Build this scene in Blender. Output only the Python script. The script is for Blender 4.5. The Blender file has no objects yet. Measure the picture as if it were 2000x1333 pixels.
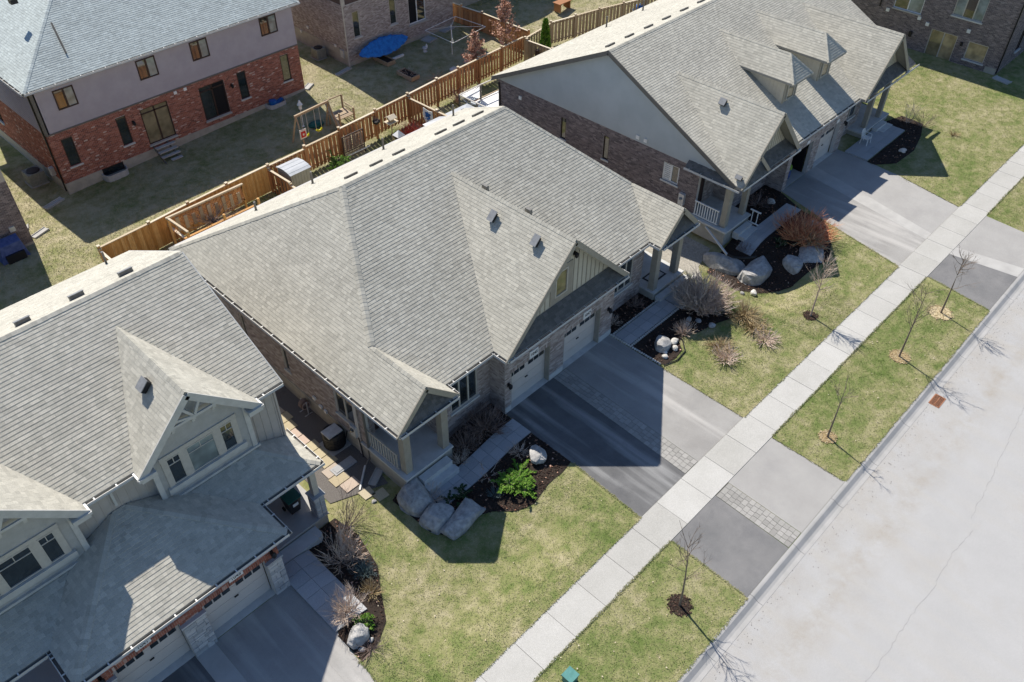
import bpy, math, random
import numpy as np
from mathutils import Vector, Matrix, noise
random.seed(7)
RNG = np.random.default_rng(11)
S = bpy.context.scene
COL = S.collection

# ------------------------------------------------------------------ camera
camd = bpy.data.cameras.new("camera"); cam = bpy.data.objects.new("camera", camd); COL.objects.link(cam)
r_ = Vector((0.69375, -0.72020, 0.00466)); u_ = Vector((0.48871, 0.47550, 0.73148)); f_ = Vector((0.52903, 0.50518, -0.68185))
M = Matrix((r_, u_, -f_)).transposed().to_4x4(); M.translation = Vector((0, 0, 28.0))
cam.matrix_world = M
camd.sensor_width = 36.0; camd.lens = 1658.7 / 2000 * 36.0
camd.clip_start = 0.5; camd.clip_end = 2000
S.camera = cam
# ------------------------------------------------------------------ sky, sun, exposure
SUNV = Vector((0.19, 0.84, 1.0)).normalized()
W = bpy.data.worlds.new("World"); S.world = W; W.use_nodes = True
wn = W.node_tree; bgn = wn.nodes["Background"]
sky = wn.nodes.new("ShaderNodeTexSky"); sky.sky_type = 'NISHITA'; sky.sun_disc = False
sky.sun_elevation = math.asin(SUNV.z); sky.sun_rotation = math.atan2(SUNV.x, SUNV.y)
sky.altitude = 300; sky.air_density = 1.0; sky.dust_density = 0.6; sky.ozone_density = 6.0
wn.links.new(sky.outputs[0], bgn.inputs[0]); bgn.inputs[1].default_value = 0.092
sl = bpy.data.lights.new("sun", 'SUN'); sun = bpy.data.objects.new("sun", sl); COL.objects.link(sun)
sl.energy = 4.6; sl.angle = math.radians(0.5); sl.color = (1.0, 0.94, 0.85)
sun.rotation_euler = SUNV.to_track_quat('Z', 'Y').to_euler(); sun.location = (10, 40, 60)
S.view_settings.view_transform = 'Standard'; S.view_settings.look = 'None'
S.view_settings.gamma = 1.0; S.view_settings.use_curve_mapping = False
S.view_settings.exposure = 0.45
S.render.engine = 'CYCLES'
S.cycles.max_bounces = 6

# ------------------------------------------------------------------ materials
def nodes(name):
    m = bpy.data.materials.new(name); m.use_nodes = True
    nt = m.node_tree; b = nt.nodes["Principled BSDF"]
    return m, nt, b
def N(nt, t, **k):
    n = nt.nodes.new(t)
    for a, v in k.items():
        if a in n.inputs: n.inputs[a].default_value = v
        else: setattr(n, a, v)
    return n
def L(nt, a, b): nt.links.new(a, b)
def c4(c): return (c[0], c[1], c[2], 1.0)
def coords(nt, scale=(1, 1, 1), rot=0.0):
    g = N(nt, "ShaderNodeNewGeometry"); mp = N(nt, "ShaderNodeMapping")
    mp.inputs['Scale'].default_value = scale; mp.inputs['Rotation'].default_value = (0, 0, rot)
    L(nt, g.outputs['Position'], mp.inputs['Vector']); return mp.outputs[0]
def nz(nt, vec, sc, det=4, ro=0.6):
    n = N(nt, "ShaderNodeTexNoise"); n.inputs['Scale'].default_value = sc; n.inputs['Detail'].default_value = det
    n.inputs['Roughness'].default_value = ro; L(nt, vec, n.inputs['Vector']); return n.outputs['Fac']
def ramp(nt, fac, stops):
    r = N(nt, "ShaderNodeValToRGB"); e = r.color_ramp.elements
    while len(e) < len(stops): e.new(0.5)
    for i, (p, c) in enumerate(stops): e[i].position = p; e[i].color = c4(c)
    L(nt, fac, r.inputs[0]); return r.outputs[0]
def mix(nt, a, b, fac, mode='MIX'):
    n = N(nt, "ShaderNodeMix"); n.data_type = 'RGBA'; n.blend_type = mode
    for s, v in ((n.inputs[0], fac), (n.inputs[6], a), (n.inputs[7], b)):
        if hasattr(v, 'is_linked') or hasattr(v, 'links'): L(nt, v, s)
        else: s.default_value = v if not isinstance(v, tuple) else c4(v)
    return n.outputs[2]
def bump(nt, b, h, st=0.3, dist=0.02):
    n = N(nt, "ShaderNodeBump"); n.inputs['Strength'].default_value = st; n.inputs['Distance'].default_value = dist
    L(nt, h, n.inputs['Height']); L(nt, n.outputs[0], b.inputs['Normal'])
def island(nt):
    g = N(nt, "ShaderNodeNewGeometry"); o = N(nt, "ShaderNodeObjectInfo")
    a = N(nt, "ShaderNodeMath"); a.operation = 'ADD'; f = N(nt, "ShaderNodeMath"); f.operation = 'FRACT'
    L(nt, g.outputs['Random Per Island'], a.inputs[0]); L(nt, o.outputs['Random'], a.inputs[1]); L(nt, a.outputs[0], f.inputs[0])
    return f.outputs[0]
def mat(name, c1, c2=None, sc=6.0, rough=0.8, bs=0.0, bsc=40.0, spec=0.3, metal=0.0, lo=0.35, hi=0.65):
    m, nt, b = nodes(name)
    v = coords(nt)
    if c2: L(nt, ramp(nt, nz(nt, v, sc), [(lo, c1), (hi, c2)]), b.inputs['Base Color'])
    else:
        k = ramp(nt, nz(nt, v, sc), [(0.3, tuple(x * .88 for x in c1)), (0.7, tuple(min(1, x * 1.08) for x in c1))])
        L(nt, k, b.inputs['Base Color'])
    b.inputs['Roughness'].default_value = rough; b.inputs['Specular IOR Level'].default_value = spec
    b.inputs['Metallic'].default_value = metal
    if bs: bump(nt, b, nz(nt, v, bsc, 5), bs, 0.02)
    return m
def imat(name, stops, rough=0.85, bs=0.3, bsc=60, big=None, spec=0.2):
    """pieces: every island or object draws its own tone from the stops"""
    m, nt, b = nodes(name); v = coords(nt)
    c = ramp(nt, island(nt), stops)
    g = ramp(nt, nz(nt, v, 45, 3), [(0.3, (.78, .78, .78)), (0.7, (1.16, 1.16, 1.16))])
    c = mix(nt, c, g, 1.0, 'MULTIPLY')
    if big:
        c = mix(nt, c, ramp(nt, nz(nt, v, big[0], 3), [(0.3, big[1]), (0.7, big[2])]), 1.0, 'MULTIPLY')
    L(nt, c, b.inputs['Base Color']); b.inputs['Roughness'].default_value = rough
    b.inputs['Specular IOR Level'].default_value = spec
    if bs: bump(nt, b, nz(nt, v, bsc, 4), bs, 0.01)
    return m
MT = {}
sh = lambda t: [(0.0, tuple(.385 * x for x in t)), (0.15, tuple(.425 * x for x in t)), (0.55, tuple(.46 * x for x in t)), (0.85, tuple(.49 * x for x in t)), (1.0, tuple(.53 * x for x in t))]
MT['shingle'] = imat('weathered_shingle', sh((1.06, 1.01, .865)), big=(0.5, (.93, .93, .92), (1.06, 1.06, 1.05)))
MT['shingle_cool'] = imat('cool_grey_shingle', sh((.95, 1.05, 1.02)), big=(0.5, (.95, .95, .95), (1.05, 1.05, 1.05)))
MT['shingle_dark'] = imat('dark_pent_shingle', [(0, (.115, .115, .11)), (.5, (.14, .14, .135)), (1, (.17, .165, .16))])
MT['brick_grey'] = imat('grey_brown_brick', [(0, (.26, .215, .195)), (.3, (.36, .305, .28)), (.7, (.42, .36, .335)), (1, (.55, .49, .455))])
MT['brick_dark'] = imat('dark_plum_brick', [(0, (.13, .11, .112)), (.4, (.20, .165, .165)), (.8, (.25, .205, .2)), (1, (.33, .28, .27))])
MT['brick_red'] = imat('red_brick', [(0, (.20, .085, .065)), (.35, (.31, .115, .08)), (.75, (.39, .155, .105)), (.93, (.44, .2, .15)), (1, (.60, .48, .42))])
MT['stone'] = imat('grey_limestone_block', [(0, (.36, .37, .38)), (.5, (.46, .465, .47)), (1, (.58, .575, .56))], bs=0.7, bsc=25)
MT['mortar'] = mat('mortar', (.54, .52, .49), sc=20, bs=.3)
MT['mortar_dark'] = mat('mortar_dark', (.46, .43, .41), sc=20, bs=.3)
MT['concrete'] = mat('concrete', (.39, .38, .36), (.46, .45, .425), 1.2, .85, .15, 80)
MT['foundation'] = mat('foundation_parging', (.36, .34, .29), (.45, .42, .36), 2.5, .9, .3, 40)
MT['pale_concrete'] = mat('pale_step_concrete', (.52, .52, .50), (.60, .60, .58), 3, .8, .2, 60)
MT['white'] = mat('white_paint', (.78, .78, .76), sc=4, rough=.5)
MT['gutter'] = mat('white_gutter', (.56, .55, .52), (.64, .63, .60), 3, rough=.4)
MT['gutter_in'] = mat('gutter_inside', (.10, .095, .09), (.22, .2, .17), 5, rough=.8)
MT['taupe'] = mat('taupe_trim', (.35, .32, .265), sc=3, rough=.6)
MT['taupe_dark'] = mat('dark_taupe_trim', (.15, .14, .125), sc=3, rough=.6)
MT['fascia_grey'] = mat('light_grey_fascia', (.55, .54, .50), sc=3, rough=.55)
MT['soffit'] = mat('soffit', (.30, .29, .26), sc=3, rough=.7)
MT['beige_siding'] = mat('beige_board_siding', (.50, .47, .39), (.56, .53, .44), 2, rough=.7, bs=.15, bsc=30)
MT['taupe_siding'] = mat('taupe_board_siding', (.42, .385, .34), (.47, .43, .385), 2, rough=.7, bs=.15, bsc=30)
MT['blue_siding'] = mat('blue_grey_siding', (.42, .45, .45), (.47, .50, .50), .7, rough=.6)
MT['lilac_stucco'] = mat('lilac_grey_stucco', (.385, .35, .385), (.425, .39, .425), 1.5, rough=.9, bs=.5, bsc=70)
MT['grey_stucco'] = mat('grey_stucco', (.40, .395, .37), (.46, .455, .43), 3, rough=.9, bs=.5, bsc=70)
MT['brown_siding'] = mat('brown_siding', (.10, .07, .065), sc=3, rough=.7)
MT['door'] = mat('garage_door_paint', (.60, .545, .49), (.65, .595, .54), 1.0, rough=.5)
MT['black'] = mat('black_metal', (.02, .02, .022), sc=8, rough=.45)
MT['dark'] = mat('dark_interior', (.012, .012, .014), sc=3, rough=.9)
MT['brown_frame'] = mat('brown_window_frame', (.05, .03, .025), sc=5, rough=.5)
MT['frame_beige'] = mat('beige_window_frame', (.52, .49, .43), sc=5, rough=.5)
MT['asphalt_road'] = None
def glass(name, base, ior=2.1):
    m, nt, b = nodes(name); v = coords(nt)
    L(nt, ramp(nt, nz(nt, v, 1.3, 2), [(.35, tuple(x * .5 for x in base)), (.65, base)]), b.inputs['Base Color'])
    b.inputs['Roughness'].default_value = .04; b.inputs['IOR'].default_value = ior
    return m
MT['glass'] = glass('window_glass', (.03, .04, .045))
MT['glass_pale'] = glass('window_glass_with_pale_blind', (.32, .38, .37), 1.6)
MT['glass_wheat'] = glass('window_glass_with_painted_grass_reflection', (.52, .41, .24), 1.5)  # pane colour painted as the reflection of dry grass
MT['glass_tan'] = glass('tan_toned_window_glass', (.30, .25, .15), 1.8)  # tan base; on the patio doors it paints in reflected yellow grass
def board_wood(name, stops, bs=.3):
    m, nt, b = nodes(name); v = coords(nt, (1, 1, .12))
    c = ramp(nt, island(nt), stops)
    c = mix(nt, c, ramp(nt, nz(nt, v, 30, 3), [(.3, (.75, .72, .7)), (.7, (1.15, 1.12, 1.08))]), 1.0, 'MULTIPLY')
    L(nt, c, b.inputs['Base Color']); b.inputs['Roughness'].default_value = .8
    bump(nt, b, nz(nt, v, 50), bs, .01); return m
MT['cedar'] = board_wood('cedar_brown_board', [(0, (.31, .135, .055)), (.5, (.46, .215, .09)), (1, (.58, .31, .14))])
MT['honey'] = board_wood('honey_pine_board', [(0, (.46, .23, .065)), (.5, (.58, .31, .10)), (1, (.68, .41, .16))])
MT['weathered'] = board_wood('weathered_board', [(0, (.32, .24, .16)), (.5, (.42, .33, .22)), (1, (.52, .42, .30))])
MT['cap'] = board_wood('pale_cap_board', [(0, (.52, .43, .30)), (.5, (.62, .54, .40)), (1, (.70, .63, .50))])
MT['bark'] = mat('bark', (.17, .13, .10), (.28, .22, .17), 12, .9, .5, 60)
MT['twig_pale'] = imat('pale_twig', [(0, (.44, .33, .26)), (.5, (.64, .51, .41)), (1, (.80, .68, .57))], bs=0)
MT['twig_dark'] = imat('dark_twig', [(0, (.15, .105, .09)), (1, (.38, .29, .25))], bs=0)
MT['twig_orange'] = imat('orange_twig', [(0, (.48, .17, .09)), (.6, (.72, .34, .18)), (1, (.82, .55, .33))], bs=0)
MT['twig_red'] = imat('red_twig', [(0, (.28, .03, .03)), (1, (.5, .09, .07))], bs=0)
MT['straw'] = imat('dry_grass_blade', [(0, (.28, .20, .10)), (.5, (.44, .34, .19)), (1, (.56, .47, .30))], bs=0)
MT['leaf_bright'] = imat('bright_evergreen', [(0, (.06, .16, .02)), (.5, (.14, .30, .035)), (1, (.26, .42, .07))], bs=0)
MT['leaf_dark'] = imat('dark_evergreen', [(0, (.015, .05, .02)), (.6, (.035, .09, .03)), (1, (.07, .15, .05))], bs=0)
MT['leaf_brown'] = imat('dry_brown_leaf', [(0, (.30, .14, .09)), (.5, (.50, .28, .19)), (1, (.68, .45, .34))], bs=0)
MT['leaf_blue'] = imat('blue_grey_tuft', [(0, (.08, .12, .13)), (1, (.2, .27, .27))], bs=0)
MT['rock'] = mat('boulder_stone', (.29, .285, .275), (.50, .485, .46), 5, .92, 1.0, 22)
MT['rock_pale'] = mat('pale_rock', (.48, .46, .41), (.68, .66, .61), 4, .9, .6, 18)
MT['mulch'] = mat('mulch_soil', (.018, .013, .010), (.05, .035, .027), 18, .95, .8, 50)
MT['chip'] = imat('bark_chip', [(0, (.02, .012, .01)), (.7, (.06, .035, .025)), (1, (.16, .10, .07))], bs=0)
MT['gravel'] = mat('side_yard_gravel', (.11, .10, .095), (.2, .185, .17), 30, .95, .7, 60)
MT['pea'] = mat('pale_gravel', (.30, .28, .24), (.44, .41, .35), 9, .95, .6, 70)
MT['tarp'] = mat('blue_tarp', (.01, .12, .42), (.02, .22, .62), 4, .45, .5, 12, spec=.5)
MT['blue_plastic'] = mat('blue_plastic', (.02, .13, .42), sc=4, rough=.4)
MT['navy_cover'] = mat('blue_grill_cover', (.05, .08, .22), (.10, .14, .32), 5, .6, .5, 14)
MT['yellow'] = mat('yellow_plastic', (.65, .62, .02), sc=4, rough=.4)
MT['red'] = mat('red_paint', (.55, .03, .03), sc=4, rough=.5)
MT['green_bin'] = mat('green_plastic_lid', (.01, .10, .085), sc=4, rough=.35)
MT['util'] = mat('teal_utility_paint', (.06, .20, .18), (.09, .26, .24), 4, .5)
MT['galv'] = mat('galvanised_metal', (.50, .51, .52), (.62, .63, .64), 5, .45, .2, 30, metal=.3)
MT['shed_roof'] = mat('shed_metal_roof', (.38, .40, .42), (.47, .49, .51), 2, .45)
MT['shed_wall'] = mat('shed_wall_paint', (.36, .35, .30), sc=2, rough=.7)
MT['ac'] = mat('air_conditioner_grey', (.20, .21, .19), (.28, .29, .26), 8, .6)
MT['rust'] = mat('rusty_cast_iron', (.30, .12, .06), (.42, .2, .11), 12, .8, .4, 60)
MT['crack'] = mat('crack_shadow', (.29, .285, .28), sc=20, rough=.95)
MT['vent_grey'] = mat('roof_vent_plastic', (.16, .155, .14), (.24, .23, .21), 6, .6)
MT['vent_metal'] = mat('roof_vent_metal', (.22, .225, .23), (.29, .295, .30), 6, .4)

def pavement(name, c1, c2, streaks=None, rough=.9, stain=None, fine=90):
    m, nt, b = nodes(name); v = coords(nt)
    c = ramp(nt, nz(nt, v, .55, 5, .65), [(.3, c1), (.7, c2)])
    if streaks:
        vs = coords(nt, (1.15, .10, 1)); c = mix(nt, c, streaks, ramp(nt, nz(nt, vs, 1.3, 3, .5), [(.50, (0, 0, 0)), (.68, (1, 1, 1))]))
    if stain:
        c = mix(nt, c, stain[0], ramp(nt, nz(nt, v, stain[1], 5, .7), [(.52, (0, 0, 0)), (.8, (stain[2],) * 3)]))
    if name == 'sun_bleached_road':
        g = N(nt, 'ShaderNodeNewGeometry'); sx = N(nt, 'ShaderNodeSeparateXYZ'); L(nt, g.outputs['Position'], sx.inputs[0])
        mr = N(nt, 'ShaderNodeMapRange'); mr.inputs[1].default_value = 0; mr.inputs[2].default_value = 4.5; L(nt, sx.outputs[1], mr.inputs[0])
        bd = ramp(nt, mr.outputs[0], [(.40, (0, 0, 0)), (.62, (1, 1, 1)), (.80, (.35, .35, .35)), (1.0, (.7, .7, .7))])
        k = mix(nt, bd, ramp(nt, nz(nt, v, .8, 5, .7), [(.40, (0, 0, 0)), (.72, (1, 1, 1))]), 1.0, 'MULTIPLY')
        c = mix(nt, c, (.345, .315, .27), k)
    c = mix(nt, c, ramp(nt, nz(nt, v, fine, 2), [(.3, (.8, .8, .8)), (.7, (1.18, 1.18, 1.18))]), 1.0, 'MULTIPLY')
    L(nt, c, b.inputs['Base Color']); b.inputs['Roughness'].default_value = rough; b.inputs['Specular IOR Level'].default_value = .25
    bump(nt, b, nz(nt, v, fine, 3), .35, .01); return m
MT['road'] = pavement('sun_bleached_road', (.385, .38, .37), (.425, .42, .41), streaks=(.41, .40, .38), stain=((.38, .355, .32), .35, .7))
MT['drive_dark'] = pavement('dark_sealed_asphalt', (.105, .105, .105), (.17, .17, .17), streaks=(.30, .30, .295), stain=((.10, .10, .105), .8, .8))
MT['drive_mid'] = pavement('faded_asphalt', (.28, .27, .255), (.36, .35, .33), streaks=(.44, .425, .40), stain=((.25, .245, .24), .6, .6))
MT['drive_pale'] = pavement('pale_worn_asphalt', (.33, .32, .305), (.40, .39, .37), stain=((.29, .285, .28), .5, .6))
MT['apron_dark'] = pavement('dark_apron_asphalt', (.155, .155, .155), (.23, .225, .22), stain=((.13, .13, .135), .7, .7))
MT['apron_pale'] = pavement('pale_apron_asphalt', (.32, .31, .295), (.38, .37, .35), stain=((.27, .265, .26), .6, .5))
MT['walkslab'] = imat('sidewalk_slab', [(0, (.43, .42, .39)), (.5, (.465, .455, .425)), (1, (.50, .49, .46))], big=(.9, (.94, .94, .93), (1.05, 1.05, 1.05)), bs=.15, bsc=90)
MT['kerb'] = mat('kerb_concrete', (.34, .335, .32), (.41, .40, .385), 1.1, .85, .2, 70)
MT['paver'] = imat('greige_paver', [(0, (.29, .28, .26)), (.5, (.34, .33, .305)), (1, (.39, .375, .35))], bs=.3)
MT['flag'] = imat('blue_grey_flagstone', [(0, (.38, .385, .39)), (.5, (.42, .425, .43)), (1, (.47, .47, .475))], bs=.25)
MT['flag_tan'] = imat('tan_pink_flagstone', [(0, (.44, .37, .25)), (.4, (.52, .46, .30)), (.7, (.47, .40, .33)), (1, (.58, .44, .36))], bs=.25)
MT['joint'] = mat('dark_joint_sand', (.12, .115, .10), (.18, .17, .15), 20, .95)

def grass_mats():
    def col(nt, v, isl):
        big = nz(nt, v, .33, 5, .68); mid = nz(nt, v, 1.7, 4, .7)
        a = N(nt, "ShaderNodeMath"); a.operation = 'ADD'; L(nt, big, a.inputs[0]); L(nt, mid, a.inputs[1])
        h = N(nt, "ShaderNodeMath"); h.operation = 'MULTIPLY'; h.inputs[1].default_value = .5; L(nt, a.outputs[0], h.inputs[0])
        # backyards (far from the road) are drier than the lawns by the street
        g = N(nt, "ShaderNodeNewGeometry"); sx = N(nt, "ShaderNodeSeparateXYZ"); L(nt, g.outputs['Position'], sx.inputs[0])
        mr = N(nt, "ShaderNodeMapRange"); mr.inputs[1].default_value = 4; mr.inputs[2].default_value = 46; mr.inputs[3].default_value = -.01; mr.inputs[4].default_value = .11
        L(nt, sx.outputs[1], mr.inputs[0]); s = N(nt, "ShaderNodeMath"); s.operation = 'ADD'; L(nt, h.outputs[0], s.inputs[0]); L(nt, mr.outputs[0], s.inputs[1])
        if isl is not None:
            k = N(nt, "ShaderNodeMath"); k.operation = 'MULTIPLY_ADD'; L(nt, isl, k.inputs[0]); k.inputs[1].default_value = .17; k.inputs[2].default_value = -.07
            t = N(nt, "ShaderNodeMath"); t.operation = 'ADD'; L(nt, s.outputs[0], t.inputs[0]); L(nt, k.outputs[0], t.inputs[1]); s = t
        return ramp(nt, s.outputs[0], [(.36, (.12, .17, .045)), (.44, (.18, .215, .075)), (.51, (.25, .255, .11)), (.58, (.33, .31, .165)), (.69, (.45, .40, .26))])
    m, nt, b = nodes('lawn_ground'); v = coords(nt)
    c = mix(nt, col(nt, v, None), ramp(nt, nz(nt, v, 60, 3), [(.3, (.78, .78, .78)), (.7, (1.18, 1.18, 1.15))]), 1.0, 'MULTIPLY')
    L(nt, c, b.inputs['Base Color']); b.inputs['Roughness'].default_value = .95; b.inputs['Specular IOR Level'].default_value = .1
    bump(nt, b, nz(nt, v, 40, 4), .8, .03); MT['lawn'] = m
    m, nt, b = nodes('grass_blade'); v = coords(nt)
    L(nt, col(nt, v, island(nt)), b.inputs['Base Color']); b.inputs['Roughness'].default_value = .8; b.inputs['Specular IOR Level'].default_value = .15
    MT['blade'] = m
grass_mats()

# ------------------------------------------------------------------ mesh helpers
ORG = {}
def org(o): return ORG.get(o.name, Vector((0, 0, 0))) if o else Vector((0, 0, 0))
def tag(o, label=None, cat=None, group=None, kind=None):
    if label: o['label'] = label
    if cat: o['category'] = cat
    if group: o['group'] = group
    if kind: o['kind'] = kind
    return o
def thing(name, loc, label, cat, group=None):
    o = bpy.data.objects.new(name, None); COL.objects.link(o); o.location = loc; o.empty_display_size = .2
    ORG[o.name] = Vector(loc); return tag(o, label, cat, group)
class MB:
    def __init__(s): s.v = []; s.f = []
    def poly(s, pts):
        n = len(s.v); s.v += [tuple(p) for p in pts]; s.f.append(tuple(range(n, n + len(pts)))); return s
    def box(s, x0, x1, y0, y1, z0, z1):
        if x0 > x1: x0, x1 = x1, x0
        if y0 > y1: y0, y1 = y1, y0
        if z0 > z1: z0, z1 = z1, z0
        n = len(s.v)
        s.v += [(x0, y0, z0), (x1, y0, z0), (x1, y1, z0), (x0, y1, z0), (x0, y0, z1), (x1, y0, z1), (x1, y1, z1), (x0, y1, z1)]
        s.f += [tuple(n + i for i in q) for q in ((0, 3, 2, 1), (4, 5, 6, 7), (0, 1, 5, 4), (1, 2, 6, 5), (2, 3, 7, 6), (3, 0, 4, 7))]; return s
    def cbox(s, c, d, rz=0.0, tilt=None):
        n = len(s.v); R = Matrix.Rotation(rz, 3, 'Z')
        if tilt is not None: R = R @ Matrix.Rotation(tilt, 3, 'X')
        for z in (-.5, .5):
            for x, y in ((-.5, -.5), (.5, -.5), (.5, .5), (-.5, .5)):
                p = R @ Vector((x * d[0], y * d[1], z * d[2])); s.v.append((c[0] + p.x, c[1] + p.y, c[2] + p.z))
        s.f += [tuple(n + i for i in q) for q in ((0, 3, 2, 1), (4, 5, 6, 7), (0, 1, 5, 4), (1, 2, 6, 5), (2, 3, 7, 6), (3, 0, 4, 7))]; return s
    def bar(s, p, q, w, h, up=(0, 0, 1)):
        p = Vector(p); q = Vector(q); d = (q - p).normalized(); up = Vector(up)
        a = d.cross(up)
        if a.length < 1e-3: a = d.cross(Vector((1, 0, 0)))
        a.normalize(); b = a.cross(d).normalized(); n = len(s.v)
        for e in (p, q):
            for i, j in ((-1, -1), (1, -1), (1, 1), (-1, 1)): s.v.append(tuple(e + a * (i * w / 2) + b * (j * h / 2)))
        s.f += [tuple(n + i for i in k) for k in ((3, 2, 1, 0), (4, 5, 6, 7), (0, 1, 5, 4), (1, 2, 6, 5), (2, 3, 7, 6), (3, 0, 4, 7))]; return s
    def prism(s, poly, z0, z1):
        """poly: ccw plan points; z0/z1 numbers or functions of (x,y)"""
        f0 = z0 if callable(z0) else (lambda x, y: z0); f1 = z1 if callable(z1) else (lambda x, y: z1)
        k = len(poly); n = len(s.v)
        s.v += [(x, y, f0(x, y)) for x, y in poly] + [(x, y, f1(x, y)) for x, y in poly]
        s.f.append(tuple(n + i for i in reversed(range(k)))); s.f.append(tuple(n + k + i for i in range(k)))
        for i in range(k): j = (i + 1) % k; s.f.append((n + i, n + j, n + k + j, n + k + i))
        return s
    def tube(s, pts, rs, n=6, cap=True):
        pts = [Vector(p) for p in pts]; m = len(s.v)
        if not hasattr(rs, '__len__'): rs = [rs] * len(pts)
        for i, p in enumerate(pts):
            d = (pts[min(i + 1, len(pts) - 1)] - pts[max(i - 1, 0)]).normalized()
            a = d.cross(Vector((0, 0, 1)));
            if a.length < .05: a = d.cross(Vector((1, 0, 0)))
            a.normalize(); b = d.cross(a)
            for k in range(n):
                t = 2 * math.pi * k / n; s.v.append(tuple(p + a * (math.cos(t) * rs[i]) + b * (math.sin(t) * rs[i])))
        for i in range(len(pts) - 1):
            for k in range(n):
                j = (k + 1) % n; s.f.append((m + i * n + k, m + i * n + j, m + (i + 1) * n + j, m + (i + 1) * n + k))
        if cap: s.f.append(tuple(m + k for k in reversed(range(n)))); s.f.append(tuple(m + (len(pts) - 1) * n + k for k in range(n)))
        return s
    def lathe(s, c, prof, n=16):
        m = len(s.v)
        for r, z in prof:
            for k in range(n): t = 2 * math.pi * k / n; s.v.append((c[0] + r * math.cos(t), c[1] + r * math.sin(t), c[2] + z))
        for i in range(len(prof) - 1):
            for k in range(n):
                j = (k + 1) % n; s.f.append((m + i * n + k, m + i * n + j, m + (i + 1) * n + j, m + (i + 1) * n + k))
        s.f.append(tuple(m + k for k in reversed(range(n)))); s.f.append(tuple(m + (len(prof) - 1) * n + k for k in range(n)))
        return s
    def build(s, name, m, parent=None, kind=None, smooth=False, label=None):
        me = bpy.data.meshes.new(name); O = org(parent)
        me.from_pydata([(a - O.x, b - O.y, c - O.z) for a, b, c in s.v], [], s.f)
        o = bpy.data.objects.new(name, me); COL.objects.link(o)
        me.materials.append(MT[m] if isinstance(m, str) else m)
        if smooth: me.polygons.foreach_set('use_smooth', [True] * len(me.polygons))
        if parent: o.parent = parent; ORG[o.name] = O
        if kind: o['kind'] = kind
        if label: o['label'] = label
        return o
def shared(name, me, loc, parent, rz=0.0, sc=None):
    o = bpy.data.objects.new(name, me); COL.objects.link(o); o.location = Vector(loc) - org(parent)
    if rz: o.rotation_euler[2] = rz
    if sc: o.scale = sc
    o.parent = parent; ORG[o.name] = org(parent); return o
def mesh_of(mb, name, m):
    me = bpy.data.meshes.new(name); me.from_pydata(mb.v, [], mb.f); me.materials.append(MT[m]); return me
def np_mesh(name, V, F, m, parent=None, kind=None):
    """V (n,3) array in world space, F (k,3|4) index array"""
    me = bpy.data.meshes.new(name); O = org(parent); V = V - np.array([O.x, O.y, O.z])
    k = F.shape[1]; me.vertices.add(len(V)); me.vertices.foreach_set('co', V.astype(np.float32).ravel())
    me.loops.add(F.size); me.loops.foreach_set('vertex_index', F.astype(np.int32).ravel())
    me.polygons.add(len(F)); me.polygons.foreach_set('loop_start', np.arange(0, F.size, k, dtype=np.int32))
    me.update(calc_edges=True); me.materials.append(MT[m])
    o = bpy.data.objects.new(name, me); COL.objects.link(o)
    if parent: o.parent = parent; ORG[o.name] = O
    if kind: o['kind'] = kind
    return o
def smooth01(t):
    t = min(1.0, max(0.0, t)); return t * t * (3 - 2 * t)
def gz(x, y):
    a = -0.4 * smooth01((17.5 - x) / 3.0) * smooth01((y - 10.2) / 2.5) * smooth01((x - 7) / 2) * (1 - smooth01((y - 34) / 4))
    k = 1 - smooth01((x - 52) / 8)
    b = -0.9 * smooth01((y - 26) / 10) * k
    if b < 0: a *= 1 - smooth01((y - 24) / 8)
    c = -0.3 * smooth01((y - 44) / 6) * max(-1.0, min(1.0, 1 - (x - 13) / 9)) * k
    d = -0.9 * smooth01((x - 31.6) / 1.8) * smooth01((37.6 - x) / 2.6) * smooth01((y - 11.2) / 3) * (1 - smooth01((y - 24) / 8))
    return a + b + c + d
def clip(poly, u0, u1, v0, v1):
    for ax, val, sg in ((0, u0, 1), (0, u1, -1), (1, v0, 1), (1, v1, -1)):
        out = []; n = len(poly)
        for i in range(n):
            a = poly[i]; b = poly[(i + 1) % n]; da = (a[ax] - val) * sg; db = (b[ax] - val) * sg
            if da >= 0: out.append(a)
            if (da >= 0) != (db >= 0):
                t = da / (da - db); out.append((a[0] + (b[0] - a[0]) * t, a[1] + (b[1] - a[1]) * t))
        poly = out
        if len(poly) < 3: return None
    return poly
def parea(p):
    return abs(sum(p[i][0] * p[(i + 1) % len(p)][1] - p[(i + 1) % len(p)][0] * p[i][1] for i in range(len(p)))) / 2

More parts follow.
